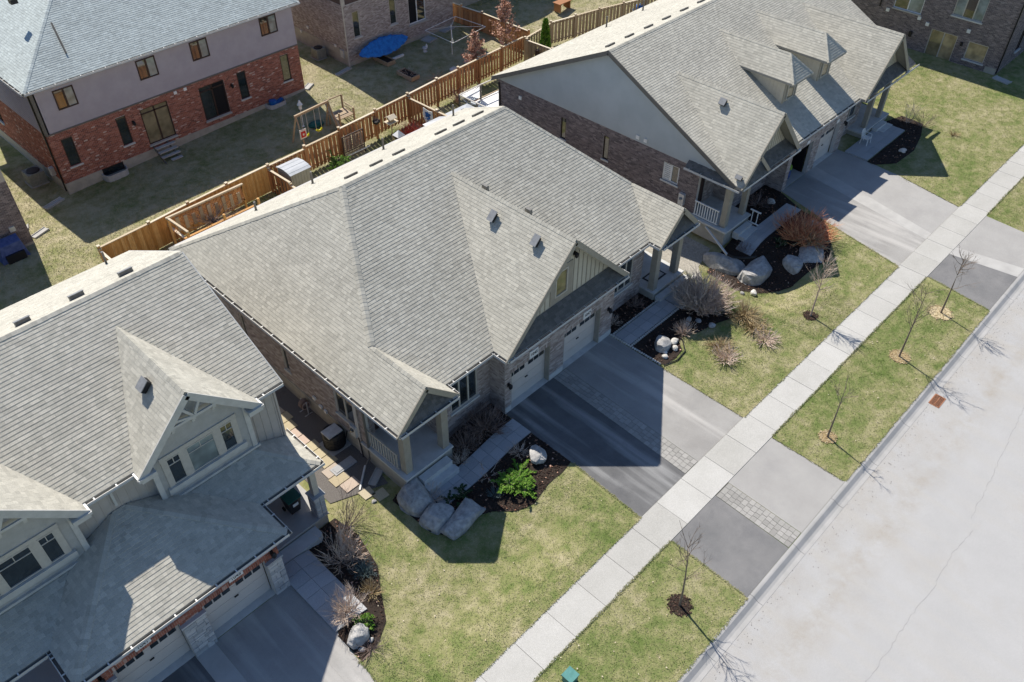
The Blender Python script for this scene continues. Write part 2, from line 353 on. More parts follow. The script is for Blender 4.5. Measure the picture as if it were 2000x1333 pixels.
# ------------------------------------------------------------------ roofs
class Roof:
    """planes are (a, b, c, plan polygon): z = a + b x + c y"""
    def __init__(s, house, m='shingle', keep=300, expo=.145):
        s.house = house; s.m = m; s.items = []; s.keep = keep; s.deck = MB(); s.caps = MB(); s.expo = expo
    def plane(s, a, b, c, poly, th=.16, step=None, m=None):
        z = lambda x, y: a + b * x + c * y
        if parea(poly) < .02: return
        if sum(poly[i][0] * poly[(i + 1) % len(poly)][1] - poly[(i + 1) % len(poly)][0] * poly[i][1] for i in range(len(poly))) < 0: poly = poly[::-1]
        s.deck.prism(poly, lambda x, y: z(x, y) - th, lambda x, y: z(x, y) - .004)
        sl = math.hypot(b, c); g = (b / sl, c / sl); u = (g[1], -g[0]); dv = (step or s.expo) / math.sqrt(1 + sl * sl)
        P = [(x * u[0] + y * u[1], x * g[0] + y * g[1]) for x, y in poly]
        us = [p[0] for p in P]; vs = [p[1] for p in P]; v = min(vs); row = 0
        while v < max(vs):
            x = min(us) - random.random() * .3
            while x < max(us):
                w = random.choice((.13, .16, .19, .23, .28))
                q = clip(P, x + .002, x + w - .002, v, v + dv)
                if q and parea(q) > .001:
                    top = []; bot = []; th2 = .010 + random.random() * .005
                    for (pu, pv) in q:
                        X = pu * u[0] + pv * g[0]; Y = pu * u[1] + pv * g[1]; Z = z(X, Y)
                        top.append((X, Y, Z + .002 + th2 * (1 - (pv - v) / dv))); bot.append((X, Y, Z - .003))
                    s.items.append((top, bot))
                x += w
            v += dv; row += 1
    def cap(s, p, q, A, B, w=.15, step=.17):
        p = Vector(p); q = Vector(q); d = (q - p); n = int(d.length / step); d.normalize()
        na = Vector((-A[0], -A[1], 1)).normalized(); nb = Vector((-B[0], -B[1], 1)).normalized()
        def wing(n1, n2):
            w_ = n1.cross(d).normalized()
            if w_.dot(n2) > 0: w_ = -w_
            return w_
        wa = wing(na, nb); wb = wing(nb, na); up = (na + nb).normalized()
        for i in range(n):
            a = p + d * (i * step); b = a + d * (step * 1.06); j = 1 + random.uniform(-.06, .06)
            la = .022; lb = .03 if i % 2 else .026
            base = len(s.caps.v)
            for e, l in ((a, lb), (b, la)):
                for off in (wa * w * j, Vector((0, 0, 0)), wb * w * j):
                    s.caps.v.append(tuple(e + off + up * l)); s.caps.v.append(tuple(e + off - up * .01))
            k = base
            s.caps.f += [(k, k + 2, k + 8, k + 6), (k + 2, k + 4, k + 10, k + 8), (k, k + 1, k + 3, k + 2), (k + 2, k + 3, k + 5, k + 4), (k, k + 6, k + 7, k + 1), (k + 4, k + 5, k + 11, k + 10), (k + 6, k + 8, k + 9, k + 7), (k + 8, k + 10, k + 11, k + 9)]
    def done(s, deckm='soffit', capm=None):
        roof = s.deck.build('roof', deckm, s.house)
        camp = Vector((0, 0, 28))
        s.items.sort(key=lambda t: (Vector(t[0][0]) - camp).length)
        def emit(mb, top, bot):
            n = len(mb.v); k = len(top); mb.v += top + bot; mb.f.append(tuple(n + i for i in range(k)))
            for i in range(k): j = (i + 1) % k; mb.f.append((n + i, n + k + i, n + k + j, n + j))
        for t, b in s.items[:s.keep]:
            mb = MB(); emit(mb, t, b); mb.build('shingle', s.m, roof)
        if s.items[s.keep:]:
            mb = MB()
            for t, b in s.items[s.keep:]: emit(mb, t, b)
            mb.build('shingle_courses', s.m, roof, kind='stuff')
        if s.caps.v: s.caps.build('ridge_cap_shingles', capm or s.m, roof, kind='stuff')
        return roof

def gutter(house, pts, out, name='gutter'):
    """open eave gutter along pts; out = outward horizontal unit vector for each segment"""
    mb = MB(); mi = MB()
    for (p, q), o in zip(zip(pts, pts[1:]), out):
        p = Vector(p); q = Vector(q); o = Vector((o[0], o[1], 0))
        mb.bar(p + o * .11, q + o * .11, .015, .10); mb.bar(p + o * .07 - Vector((0, 0, .052)), q + o * .07 - Vector((0, 0, .052)), .13, .012)
        mi.bar(p + o * .065 - Vector((0, 0, .035)), q + o * .065 - Vector((0, 0, .035)), .10, .012)
        L_ = (q - p).length; k = max(1, int(L_ / .75)); d = (q - p).normalized()
        for i in range(k):
            c = p + d * (.3 + i * .75)
            if (c - p).length < L_: mb.bar(c + Vector((0, 0, .045)), c + o * .135 + Vector((0, 0, .045)), .045, .025)
    g = mb.build(name, 'gutter', house); mi.build('gutter_floor', 'gutter_in', g); return g

# ------------------------------------------------------------------ walls, windows
def bx(mb, ax, c, s0, s1, d0, d1, z0, z1):
    """ax 'y': wall at y=c looking to -y; ax 'x': wall at x=c looking to -x; d = outward"""
    if ax == 'y': mb.box(s0, s1, c - d1, c - d0, z0, z1)
    else: mb.box(c - d1, c - d0, s0, s1, z0, z1)
    return mb
def cells(s0, s1, z0, z1, holes):
    xs = sorted(set([s0, s1] + [min(max(h[0], s0), s1) for h in holes] + [min(max(h[1], s0), s1) for h in holes]))
    zs = sorted(set([z0, z1] + [min(max(h[2], z0), z1) for h in holes] + [min(max(h[3], z0), z1) for h in holes]))
    for a, b in zip(xs, xs[1:]):
        for c, d in zip(zs, zs[1:]):
            m = ((a + b) / 2, (c + d) / 2)
            if b - a > 1e-4 and d - c > 1e-4 and not any(h[0] < m[0] < h[1] and h[2] < m[1] < h[3] for h in holes): yield a, b, c, d
def wall(house, ax, c, s0, s1, z0, z1, holes=(), m='mortar', name='wall', th=.22):
    mb = MB()
    for a, b, p, q in cells(s0, s1, z0, z1, holes): bx(mb, ax, c, a, b, -th, 0, p, q)
    return mb.build(name, m, house)
def bricks(parent, ax, c, s0, s1, z0, z1, holes=(), m='brick_grey', L_=.225, H=.078, g=.011, depth=.011, indiv=0, ends=True, soldier=()):
    allb = []; z = z0; row = 0
    while z < z1 - .02:
        h = min(H - g, z1 - z); x = s0 - (L_ / 2 if row % 2 else 0); zm = z + h / 2
        bl = sorted([(hh[0], hh[1]) for hh in holes if hh[2] < zm < hh[3]] + [(hh[0], hh[1]) for hh in soldier if hh[2] < zm < hh[3]])
        free = []; cur = s0
        for a, b in bl:
            if a > cur: free.append((cur, a))
            cur = max(cur, b)
        if cur < s1: free.append((cur, s1))
        while x < s1:
            a, b = x, x + L_ - g
            for f0, f1 in free:
                p, q = max(a, f0), min(b, f1)
                if q - p > .03: allb.append((p, q, z, z + h, depth * random.uniform(.7, 1.3)))
            x += L_
        z += H; row += 1
    for s_ in soldier:
        x = s_[0]
        while x < s_[1] - .03: allb.append((x, min(x + .066, s_[1]), s_[2] + .005, s_[3] - .005, depth * 1.3)); x += .077
    def em(mb, t):
        p, q, a, b, d = t; n = len(mb.v)
        if ax == 'y': P = lambda s, e, z: (s, c - e, z)
        else: P = lambda s, e, z: (c - e, s, z)
        o = [(p, a), (q, a), (q, b), (p, b)]
        mb.v += [P(s, -.002, z) for s, z in o] + [P(s, d, z) for s, z in o]
        fs = [(4, 5, 6, 7), (0, 1, 5, 4), (1, 2, 6, 5), (2, 3, 7, 6), (3, 0, 4, 7)]
        if ax == 'x': fs = [f[::-1] for f in fs]
        mb.f += [tuple(n + i for i in f) for f in fs]
    random.shuffle(allb) if indiv else None
    for t in allb[:indiv]: mb = MB(); em(mb, t); mb.build('brick', m, parent)
    if allb[indiv:]:
        mb = MB()
        for t in allb[indiv:]: em(mb, t)
        mb.build('bricks', m, parent, kind='stuff')
def window(house, ax, c, s0, s1, z0, z1, split=(.5,), fm='frame_beige', gm='glass', sill=None, fw=.055, rec=.09, grid=0, name='window', head=None, sillm='pale_concrete'):
    mb = MB(); d0, d1 = -rec, -rec + .06
    bx(mb, ax, c, s0, s0 + fw, d0, d1, z0, z1); bx(mb, ax, c, s1 - fw, s1, d0, d1, z0, z1)
    bx(mb, ax, c, s0 + fw, s1 - fw, d0, d1, z0, z0 + fw); bx(mb, ax, c, s0 + fw, s1 - fw, d0, d1, z1 - fw, z1)
    ed = [s0 + fw] + [s0 + (s1 - s0) * t for t in split] + [s1 - fw]
    for e in ed[1:-1]: bx(mb, ax, c, e - fw * .7, e + fw * .7, d0, d1, z0 + fw, z1 - fw)
    if grid:
        zz = z1 - (z1 - z0) * grid
        bx(mb, ax, c, s0 + fw, s1 - fw, d0 + .02, d1 - .012, zz - .015, zz + .015)
        for a, b in zip(ed, ed[1:]): bx(mb, ax, c, (a + b) / 2 - .013, (a + b) / 2 + .013, d0 + .022, d1 - .014, zz + .015, z1 - fw)
    w = mb.build(name, fm, house)
    gms = gm if isinstance(gm, (list, tuple)) else [gm] * (len(ed) - 1)
    for a, b, gg in zip(ed, ed[1:], gms): bx(MB(), ax, c, a, b, d0 + .005, d0 + .02, z0 + fw, z1 - fw).build('pane', gg, w)
    if sill: bx(MB(), ax, c, s0 - .07, s1 + .07, -rec, sill, z0 - .10, z0 - .002).build('sill', sillm, w)
    return w
def gable_fill(house, y, pts, m, name, th=.1):
    """solid vertical polygon, pts = (x, z), front face at y"""
    mb = MB(); k = len(pts); mb.v = [(x, y, z) for x, z in pts] + [(x, y + th, z) for x, z in pts]
    mb.f = [tuple(range(k)), tuple(reversed(range(k, 2 * k)))] + [(i, k + i, k + (i + 1) % k, (i + 1) % k) for i in range(k)]
    return mb.build(name, m, house)
def battens(parent, y, xs, zlo, zhi, m, w=.045, name='batten'):
    mb0 = None
    for x in xs:
        a, b = zlo(x), zhi(x)
        if b - a > .1: MB().box(x - w / 2, x + w / 2, y - .022, y + .001, a, b).build(name, m, parent)
def garage_door(house, y, x0, x1, z1, plate=None, openup=False):
    rec = .28
    if openup:
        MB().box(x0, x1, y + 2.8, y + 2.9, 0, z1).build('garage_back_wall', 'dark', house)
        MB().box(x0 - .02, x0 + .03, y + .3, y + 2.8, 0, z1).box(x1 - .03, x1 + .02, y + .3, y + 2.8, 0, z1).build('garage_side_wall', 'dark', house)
        MB().box(x0, x1, y + .3, y + 2.8, z1 - .03, z1).build('raised_garage_door', 'door', house); return None
    mb = MB(); n = 4; h = (z1 - .02) / n
    d = MB().box(x0, x1, y + rec + .03, y + rec + .07, 0.02, z1).build('garage_door', 'door', house)
    for i in range(n): MB().box(x0 + .01, x1 - .01, y + rec, y + rec + .031, .02 + i * h + .008, .02 + (i + 1) * h - .008).build('door_panel', 'door', d)
    zt = z1 - .63
    gap = (x1 - x0) / 2
    for s in (0, 1):
        for k in range(3):
            xa = x0 + gap * s + .13 + k * (gap - .2) / 3
            MB().box(xa, xa + (gap - .2) / 3 - .05, y + rec - .012, y + rec + .005, zt, zt + .21).build('door_window', 'glass', d)
    MB().box((x0 + x1) / 2 - .08, (x0 + x1) / 2 + .08, y + rec - .04, y + rec + .001, 1.0, 1.05).build('handle', 'black', d)
    MB().box(x0 - .05, x1 + .05, y - .02, y + rec + .1, -.05, .022).build('garage_sill', 'pale_concrete', house)
    return d
def text_on(parent, txt, loc, size, m, ext=.006):
    cu = bpy.data.curves.new('numbers', 'FONT'); cu.body = txt; cu.size = size; cu.extrude = ext; cu.align_x = 'CENTER'; cu.align_y = 'CENTER'
    o = bpy.data.objects.new('tmp', cu); COL.objects.link(o)
    dg = bpy.context.evaluated_depsgraph_get(); me = bpy.data.meshes.new_from_object(o.evaluated_get(dg))
    bpy.data.objects.remove(o); me.materials.clear(); me.materials.append(MT[m])
    t = bpy.data.objects.new('house_number', me); COL.objects.link(t); t.location = Vector(loc) - org(parent); t.rotation_euler = (math.pi / 2, 0, 0)
    t.parent = parent; ORG[t.name] = org(parent); return t
def wall_lamp(house, x, y, z, ax='y'):
    mb = MB()
    if ax == 'y': mb.box(x - .06, x + .06, y - .03, y, z - .1, z + .1); mb.box(x - .02, x + .02, y - .16, y - .03, z + .06, z + .1); mb.lathe((x, y - .15, z - .1), [(.05, -.08), (.09, 0), (.1, .12), (.03, .2)], 8)
    return mb.build('wall_lamp', 'black', house)
def downspout(house, pts, m='taupe_dark', name='downspout'):
    mb = MB()
    for p, q in zip(pts, pts[1:]): mb.bar(p, q, .085, .07, up=(0, 1, .01))
    return mb.build(name, m, house)

# ------------------------------------------------------------------ ground, road, pavements
def ground():
    xs = np.concatenate([np.linspace(-500, -12, 10), np.arange(-10, 62, .4), np.linspace(62, 84, 20), np.linspace(86, 900, 14)])
    ys = np.concatenate([np.linspace(5.02, 5.021, 1), np.arange(5.5, 58, .4), np.linspace(58, 80, 16), np.linspace(84, 900, 14)])
    v = [(x, y, gz(x, y)) for y in ys for x in xs]; nx = len(xs)
    f = [(j * nx + i, j * nx + i + 1, (j + 1) * nx + i + 1, (j + 1) * nx + i) for j in range(len(ys) - 1) for i in range(nx - 1)]
    mb = MB(); mb.v = v; mb.f = f; o = mb.build('ground', 'lawn', kind='structure', smooth=True)
    mb = MB().box(-500, 900, -400, -6.2, -.2, 0.0); mb.build('ground', 'lawn', kind='structure')
ground()
MB().box(-500, 900, -5.7, 4.485, -.5, -.12).build('road', 'road', kind='structure')
kerb = tag(bpy.data.objects.new('kerb', None), kind='structure'); COL.objects.link(kerb)
joint = [(-60 + i * 3.0) for i in range(60)]
for a, b in zip(joint, joint[1:]):
    mb = MB(); A = a + .006; B = b - .006
    for e in (A, B): mb.v += [(e, 4.48, -.4), (e, 4.46, -.112), (e, 4.62, -.116), (e, 4.72, -.095), (e, 4.88, .002), (e, 4.94, .012), (e, 5.03, .012), (e, 5.03, -.4)]
    mb.f = [tuple(range(7, -1, -1)), tuple(range(8, 16))] + [(i, (i + 1) % 8, 8 + (i + 1) % 8, 8 + i) for i in range(8)]
    mb.build('kerb_length', 'kerb', kerb)
MB().box(-500, 900, -6.2, -5.7, -.4, .01).build('kerb', 'kerb', kind='structure')
sw = tag(bpy.data.objects.new('sidewalk', None), kind='structure'); COL.objects.link(sw)
x = 18.92 - 1.662 * 14
while x < 75:
    MB().prism([(x + .008, 8.48), (x + 1.654, 8.48), (x + 1.654, 9.97), (x + .008, 9.97)], -.1, .03 + random.uniform(-.003, .003)).build('slab', 'walkslab', sw); x += 1.662
MB().box(-20, 75, 8.5, 9.95, -.1, .018).build('slab_joint_bed', 'joint', sw)
def patch(name, poly, dz, m, parent=None, kind='structure', step=.5):
    mb = MB(); x0, x1 = min(p[0] for p in poly), max(p[0] for p in poly); y0, y1 = min(p[1] for p in poly), max(p[1] for p in poly)
    for a in np.arange(x0, x1, step):
        for b in np.arange(y0, y1, step):
            q = clip(poly, a, a + step, b, b + step)
            if q and parea(q) > 1e-4: mb.poly([(u, v, gz(u, v) + dz) for u, v in q])
    return mb.build(name, m, parent, kind)
# driveways: each lane its own sheet
def sheet(name, poly, m, z=.012, parent=None): return MB().prism(poly, -.08, z).build(name, m, parent, kind=None if parent else 'structure')
sheet('driveway', [(17.9, 9.985), (20.9, 9.985), (21.25, 17.66), (18.12, 17.66), (18.08, 13.7)], 'drive_dark')
sheet('driveway', [(21.82, 9.985), (25.27, 9.985), (25.32, 17.66), (22.12, 17.66)], 'drive_mid')
sheet('driveway', [(17.8, 5.04), (20.72, 5.04), (20.85, 8.47), (17.85, 8.47)], 'apron_dark')
sheet('driveway', [(21.68, 5.04), (25.15, 5.04), (25.15, 8.47), (21.78, 8.47)], 'apron_pale')
sheet('driveway', [(40.35, 9.985), (43.75, 9.985), (45.2, 18.28), (42.4, 18.28), (41.35, 14.5)], 'drive_mid')
sheet('driveway', [(44.5, 9.985), (48.2, 9.985), (48.95, 13.8), (49.18, 16.2), (49.2, 18.28), (46.35, 18.28), (45.75, 15.3)], 'drive_pale')
sheet('driveway', [(40.15, 5.04), (43.9, 5.04), (43.35, 8.47), (40.6, 8.47)], 'apron_dark')
sheet('driveway', [(44.9, 5.04), (48.2, 5.04), (48.4, 8.47), (44.2, 8.47)], 'apron_pale')
sheet('driveway', [(43.75, 9.985), (44.5, 9.985), (45.75, 15.3), (46.35, 18.28), (45.2, 18.28)], 'concrete', .016)
sheet('driveway', [(43.9, 5.04), (44.9, 5.04), (44.2, 8.47), (43.35, 8.47)], 'concrete', .016)
sheet('driveway', [(3.35, 9.985), (5.6, 9.985), (5.7, 17.5), (3.35, 17.5)], 'drive_mid')
sheet('driveway', [(5.604, 9.985), (6.25, 9.985), (6.45, 13.6), (6.56, 14.6), (6.6, 17.56), (5.704, 17.56)], 'drive_mid', .008)
sheet('driveway', [(-.3, 9.985), (2.6, 9.985), (2.6, 17.7), (-.3, 17.7)], 'drive_dark')
sheet('driveway', [(2.604, 9.985), (3.346, 9.985), (3.346, 17.5), (2.604, 17.5)], 'concrete', .016)
sheet('driveway', [(-.3, 5.04), (6.2, 5.04), (6.2, 8.47), (-.3, 8.47)], 'apron_pale')
# paver strip between the two lanes
def paver_strip(x0f, x1f, y0, y1, rows=4, z=.022):
    st = MB().prism([(x0f(y0), y0), (x1f(y0), y0), (x1f(y1), y1), (x0f(y1), y1)], -.08, z - .014).build('paver_strip', 'joint', kind='structure')
    y = y0 + .01
    while y < y1 - .05:
        h = min(.225, y1 - y - .01); a = x0f(y); b = x1f(y); n = random.choice((3, 4, 4)); cuts = sorted([a, b] + [a + (b - a) * (k / n + random.uniform(-.05, .05)) for k in range(1, n)])
        for p, q in zip(cuts, cuts[1:]): MB().box(p + .007, q - .007, y, y + h - .012, z - .02, z + random.uniform(-.002, .002)).build('paver', 'paver', st)
        y += h
paver_strip(lambda y: 20.9 + (y - 10) * .0455 + .01, lambda y: 21.82 + (y - 10) * .039 - .01, 9.99, 17.64)
paver_strip(lambda y: 20.74 + (y - 5) * .035, lambda y: 21.66 + (y - 5) * .03, 5.05, 8.46)
# cracks in the road
def crack(pts, w=.018, z=-.117):
    P = []; rnd = random.Random(3)
    for (a, b), (c, d) in zip(pts, pts[1:]):
        n = max(2, int(math.hypot(c - a, d - b) / .18))
        for i in range(n): t = i / n; P.append((a + (c - a) * t + rnd.uniform(-.03, .03), b + (d - b) * t + rnd.uniform(-.035, .035)))
    mb = MB()
    for p, q in zip(P, P[1:]):
        d = Vector((q[0] - p[0], q[1] - p[1], 0)); nrm = Vector((-d.y, d.x, 0)).normalized() * w * rnd.uniform(.35, 1.0) / 2
        mb.poly([(p[0] - nrm.x, p[1] - nrm.y, z), (q[0] - nrm.x, q[1] - nrm.y, z), (q[0] + nrm.x, q[1] + nrm.y, z), (p[0] + nrm.x, p[1] + nrm.y, z)])
    return mb.build('road_crack', 'crack', kind='structure')
crack([(35.5, 1.4), (34.22, 1.24), (30.86, .9), (29.73, .77), (26.86, .56)]); crack([(26.61, .27), (24.94, .42), (23.04, .3), (21.22, .4), (19.37, .38), (18.05, .4), (15, .2)])

# ================================================================== the houses
def rake(house, p, q, h=.22, m='taupe', name='rake_board', w=.045):
    """fascia under a sloping roof edge from p to q"""
    p = Vector(p) - Vector((0, 0, h / 2)); q = Vector(q) - Vector((0, 0, h / 2)); return MB().bar(p, q, w, h).build(name, m, house)
def post(house, x, y, z0, z1, w=.34, m='taupe'):
    mb = MB().box(x - w / 2, x + w / 2, y - w / 2, y + w / 2, z0, z1); return mb.build('porch_post', m, house)
def railing(house, p, q, z, h=.95, m='frame_beige', n=11, name='railing'):
    r = MB().bar((p[0], p[1], z + h), (q[0], q[1], z + h), .07, .06).bar((p[0], p[1], z + .1), (q[0], q[1], z + .1), .06, .05).build(name, m, house)
    for i in range(n):
        t = (i + .5) / n; x = p[0] + (q[0] - p[0]) * t; y = p[1] + (q[1] - p[1]) * t
        MB().box(x - .02, x + .02, y - .02, y + .02, z + .12, z + h - .03).build('baluster', m, r)
    return r

# ------------------------------------------------------------------ centre house
def centre_house():
    h = thing('semi_detached_house', (21.92, 25.8, 0), 'wide central bungalow with plates 1045 and 1047 over two garage doors', 'house')
    R = Roof(h); sF = .606
    F = (3.6 - sF * 18.2, 0, sF); Bk = (3.6 + sF * 34.2, 0, -sF); Lp = (3.6 - 12.18, 1, 0); Rp = (3.6 + 31.66, -1, 0)
    PR = (3.6 + 15.22, -1, 0); PL = (3.6 - 28.62, 1, 0); GL = (3.6 - 17.95, 1, 0); GR = (3.6 + 25.95, -1, 0)
    R.plane(*F, [(13.7, 20.71), (15.22, 18.2), (17.95, 18.2), (21.95, 24.8), (21.95, 26.2), (17.03, 26.2)])
    R.plane(*F, [(21.95, 24.8), (25.95, 18.2), (28.62, 18.2), (30.14, 20.71), (26.81, 26.2), (21.95, 26.2)])
    R.plane(*Bk, [(12.18, 34.2), (17.03, 26.2), (26.81, 26.2), (31.66, 34.2)])
    R.plane(*Lp, [(12.18, 17.5), (13.7, 17.5), (13.7, 20.71), (17.03, 26.2), (12.18, 34.2)])
    R.plane(*Rp, [(31.66, 17.5), (31.66, 34.2), (26.81, 26.2), (30.14, 20.71), (30.14, 17.5)])
    R.plane(*PR, [(13.7, 17.5), (15.22, 17.5), (15.22, 18.2), (13.7, 20.71)]); R.plane(*PL, [(28.62, 17.5), (30.14, 17.5), (30.14, 20.71), (28.62, 18.2)])
    R.plane(*GL, [(17.95, 17.4), (21.95, 17.4), (21.95, 24.8), (17.95, 18.2)]); R.plane(*GR, [(21.95, 17.4), (25.95, 17.4), (25.95, 18.2), (21.95, 24.8)])
    g = lambda P: (P[1], P[2]); z = lambda P, x, y: P[0] + P[1] * x + P[2] * y
    R.cap((17.03, 26.2, 8.448), (26.81, 26.2, 8.448), g(F), g(Bk))
    R.cap((13.7, 20.71, 5.12), (17.03, 26.2, 8.448), g(F), g(Lp), w=.17); R.cap((12.2, 34.17, 3.62), (17.03, 26.2, 8.448), g(Bk), g(Lp)); R.cap((31.6, 34.17, 3.62), (26.81, 26.2, 8.448), g(Bk), g(Rp)); R.cap((30.14, 20.71, 5.12), (26.81, 26.2, 8.448), g(F), g(Rp))
    R.cap((13.7, 17.5, 5.12), (13.7, 20.71, 5.12), g(Lp), g(PR)); R.cap((30.14, 17.5, 5.12), (30.14, 20.71, 5.12), g(Rp), g(PL)); R.cap((21.95, 17.4, 7.6), (21.95, 24.8, 7.6), g(GL), g(GR))
    R.done()
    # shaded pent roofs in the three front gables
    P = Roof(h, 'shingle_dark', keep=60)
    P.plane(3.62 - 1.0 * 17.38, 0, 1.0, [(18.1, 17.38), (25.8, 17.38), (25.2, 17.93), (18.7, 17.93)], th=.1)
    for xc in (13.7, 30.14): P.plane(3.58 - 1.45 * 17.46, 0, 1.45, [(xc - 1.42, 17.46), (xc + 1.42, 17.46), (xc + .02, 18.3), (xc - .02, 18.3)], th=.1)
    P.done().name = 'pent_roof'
    # rake boards and gutters
    for xc, hw, zt, y in ((13.7, 1.52, 5.12, 17.5), (30.14, 1.52, 5.12, 17.5), (21.95, 4.0, 7.6, 17.4)):
        for s in (-1, 1): rake(h, (xc + s * hw, y - .02, zt - hw), (xc, y - .02, zt), .24)
        MB().bar((xc - hw, y - .03, 3.5), (xc - hw + .28, y - .03, 3.5), .05, .16).bar((xc + hw - .28, y - .03, 3.5), (xc + hw, y - .03, 3.5), .05, .16).build('eave_return', 'gutter', h)
    e = 3.53
    gutter(h, [(12.18, 34.2, e), (12.18, 17.5, e)], [(-1, 0)]); gutter(h, [(12.2, 17.46, e), (15.2, 17.46, e)], [(0, -1)]); gutter(h, [(15.22, 17.5, e), (15.22, 18.2, e)], [(1, 0)])
    gutter(h, [(15.3, 18.2, e), (17.9, 18.2, e)], [(0, -1)]); gutter(h, [(17.95, 18.2, e), (17.95, 17.4, e)], [(-1, 0)]); gutter(h, [(18.0, 17.38, e), (25.9, 17.38, e)], [(0, -1)])
    gutter(h, [(25.95, 17.4, e), (25.95, 18.2, e)], [(1, 0)]); gutter(h, [(26.0, 18.2, e), (28.6, 18.2, e)], [(0, -1)]); gutter(h, [(28.62, 18.2, e), (28.62, 17.5, e)], [(-1, 0)]); gutter(h, [(28.64, 17.46, e), (31.64, 17.46, e)], [(0, -1)])
    gutter(h, [(31.66, 17.5, e), (31.66, 34.2, e)], [(1, 0)]); gutter(h, [(31.64, 34.2, e), (12.2, 34.2, e)], [(0, 1)])
    # garage front
    holes = [(18.46, 20.98, -1, 2.28), (21.9, 24.52, -1, 2.28)]; yg = 17.68
    wall(h, 'y', yg, 18.1, 25.42, -.2, 3.55, holes)
    bricks(h, 'y', yg, 18.1, 25.42, .36, 3.48, holes, soldier=[(18.36, 21.08, 2.28, 2.5), (21.8, 24.62, 2.28, 2.5)])
    MB().box(18.09, 18.46, yg - .03, yg + .2, -.1, .34).box(20.98, 21.9, yg - .03, yg + .2, -.1, .34).box(24.52, 25.43, yg - .03, yg + .2, -.1, .34).build('pier_base', 'pale_concrete', h)
    garage_door(h, yg, 18.46, 20.98, 2.28); garage_door(h, yg, 21.9, 24.52, 2.28)
    for xa, xb in ((18.46, 18.5), (20.94, 20.98), (21.9, 21.94), (24.48, 24.52)): MB().box(xa, xb, yg + .0, yg + .27, 0, 2.28).build('door_jamb', 'taupe', h)
    for x, t in ((19.86, '1045'), (23.43, '1047')):
        p = MB().box(x - .27, x + .27, yg - .05, yg - .015, 2.36, 2.76).build('number_plate', 'white', h); text_on(p, t, (x, yg - .056, 2.56), .22, 'black')
    wall_lamp(h, 18.28, yg - .01, 1.75); wall_lamp(h, 25.05, yg - .01, 1.85)
    # return walls of the garage block and window walls
    wall(h, 'x', 18.1, 17.7, 18.6, -.4, 3.6); bricks(h, 'x', 18.1, 17.7, 18.6, -.3, 3.5)
    for s0, s1, w0, w1 in ((14.95, 18.1, 15.78, 17.33), (25.42, 28.9, 26.5, 28.05)):
        hl = [(w0, w1, 1.15, 2.95)]
        wall(h, 'y', 18.6, s0, s1, -.5, 3.6, hl); bricks(h, 'y', 18.6, s0, s1, -.4, 3.5, hl)
        window(h, 'y', 18.6, w0, w1, 1.15, 2.95, (.333, .667), 'frame_beige', 'glass', sill=.08, rec=.07, grid=0)
    # porches
    for s, xo in ((1, 0), (-1, 43.84)):
        X = lambda v: xo + s * v
        a, b = sorted((X(12.42), X(14.95)))
        zd = .52
        MB().box(a, b, 17.72, 20.6, -.6, zd - .1).build('porch_foundation', 'foundation', h)
        MB().box(a - .03, b + .03, 17.66, 20.6, zd - .1, zd).build('porch_deck', 'pale_concrete', h)
        post(h, X(12.78), 18.05, zd, 3.45); post(h, X(14.72), 17.98, zd, 3.45)
        hl = [(min(X(13.2), X(14.2)), max(X(13.2), X(14.2)), zd, 2.7)]
        wall(h, 'y', 20.6, a, b, -.5, 3.6, hl); bricks(h, 'y', 20.6, a, b, zd, 3.4, hl)
        d = MB().box(hl[0][0], hl[0][1], 20.66, 20.72, zd, 2.7).build('front_door', 'brown_frame', h); MB().box(X(13.35) - .03, X(13.35) + .03, 20.6, 20.66, 1.5, 1.56).build('handle', 'galv', d)
        xi = X(14.95)
        mbw = MB().box(min(xi, xi - s * -.2), max(xi, xi + s * .2), 18.6, 20.6, -.4, 3.6); mbw.build('wall', 'mortar', h)
        if s == 1: bricks(h, 'x', 14.95, 18.62, 20.58, zd, 3.4)
        MB().box(a, b, 17.6, 20.6, 3.42, 3.46).build('porch_ceiling', 'soffit', h)
    railing(h, (12.55, 18.3), (12.55, 20.3), .52, n=12)
    # steps at the left porch
    st = MB().box(13.0, 14.55, 17.28, 17.655, -.4, .26).build('porch_step', 'pale_concrete', h); MB().box(12.95, 14.62, 16.95, 17.28, -.4, -.02).build('porch_step', 'pale_concrete', h)
    MB().box(29.0, 31.5, 17.3, 17.655, -.1, .26).build('porch_step', 'pale_concrete', h)
    m_ = MB().box(29.4, 30.6, 18.15, 18.85, .522, .535).build('door_mat', 'black', h); MB().box(29.5, 30.5, 18.25, 18.75, .536, .545).build('mat_field', 'flag', m_)
    # left side wall
    hl = [(20.9, 22.2, 1.1, 2.45), (25.55, 25.95, 1.1, 2.5), (28.9, 29.25, .9, 2.4)]
    wall(h, 'x', 12.5, 20.3, 33.9, -1.3, 3.6, hl); bricks(h, 'x', 12.5, 20.3, 33.9, .45, 3.5, hl, m='brick_grey')
    MB().box(12.46, 12.5, 20.3, 33.9, -1.3, .42).build('foundation_wall', 'foundation', h)
    window(h, 'x', 12.5, 20.9, 22.2, 1.1, 2.45, (.5,), 'frame_beige', 'glass', sill=.06)
    for a, b, c, d in hl[1:]: window(h, 'x', 12.5, a, b, c, d, (), 'frame_beige', 'glass', sill=.05)
    wall(h, 'y', 33.9 + .2, 12.5, 31.34, -1.3, 3.6); MB().box(31.1, 31.34, 20.6, 33.9, -1.3, 3.6).build('wall', 'brick_grey', h)
    # board and batten gable face with its window
    y = 17.95; zt = 7.36
    zh = lambda x: zt - abs(x - 21.95)
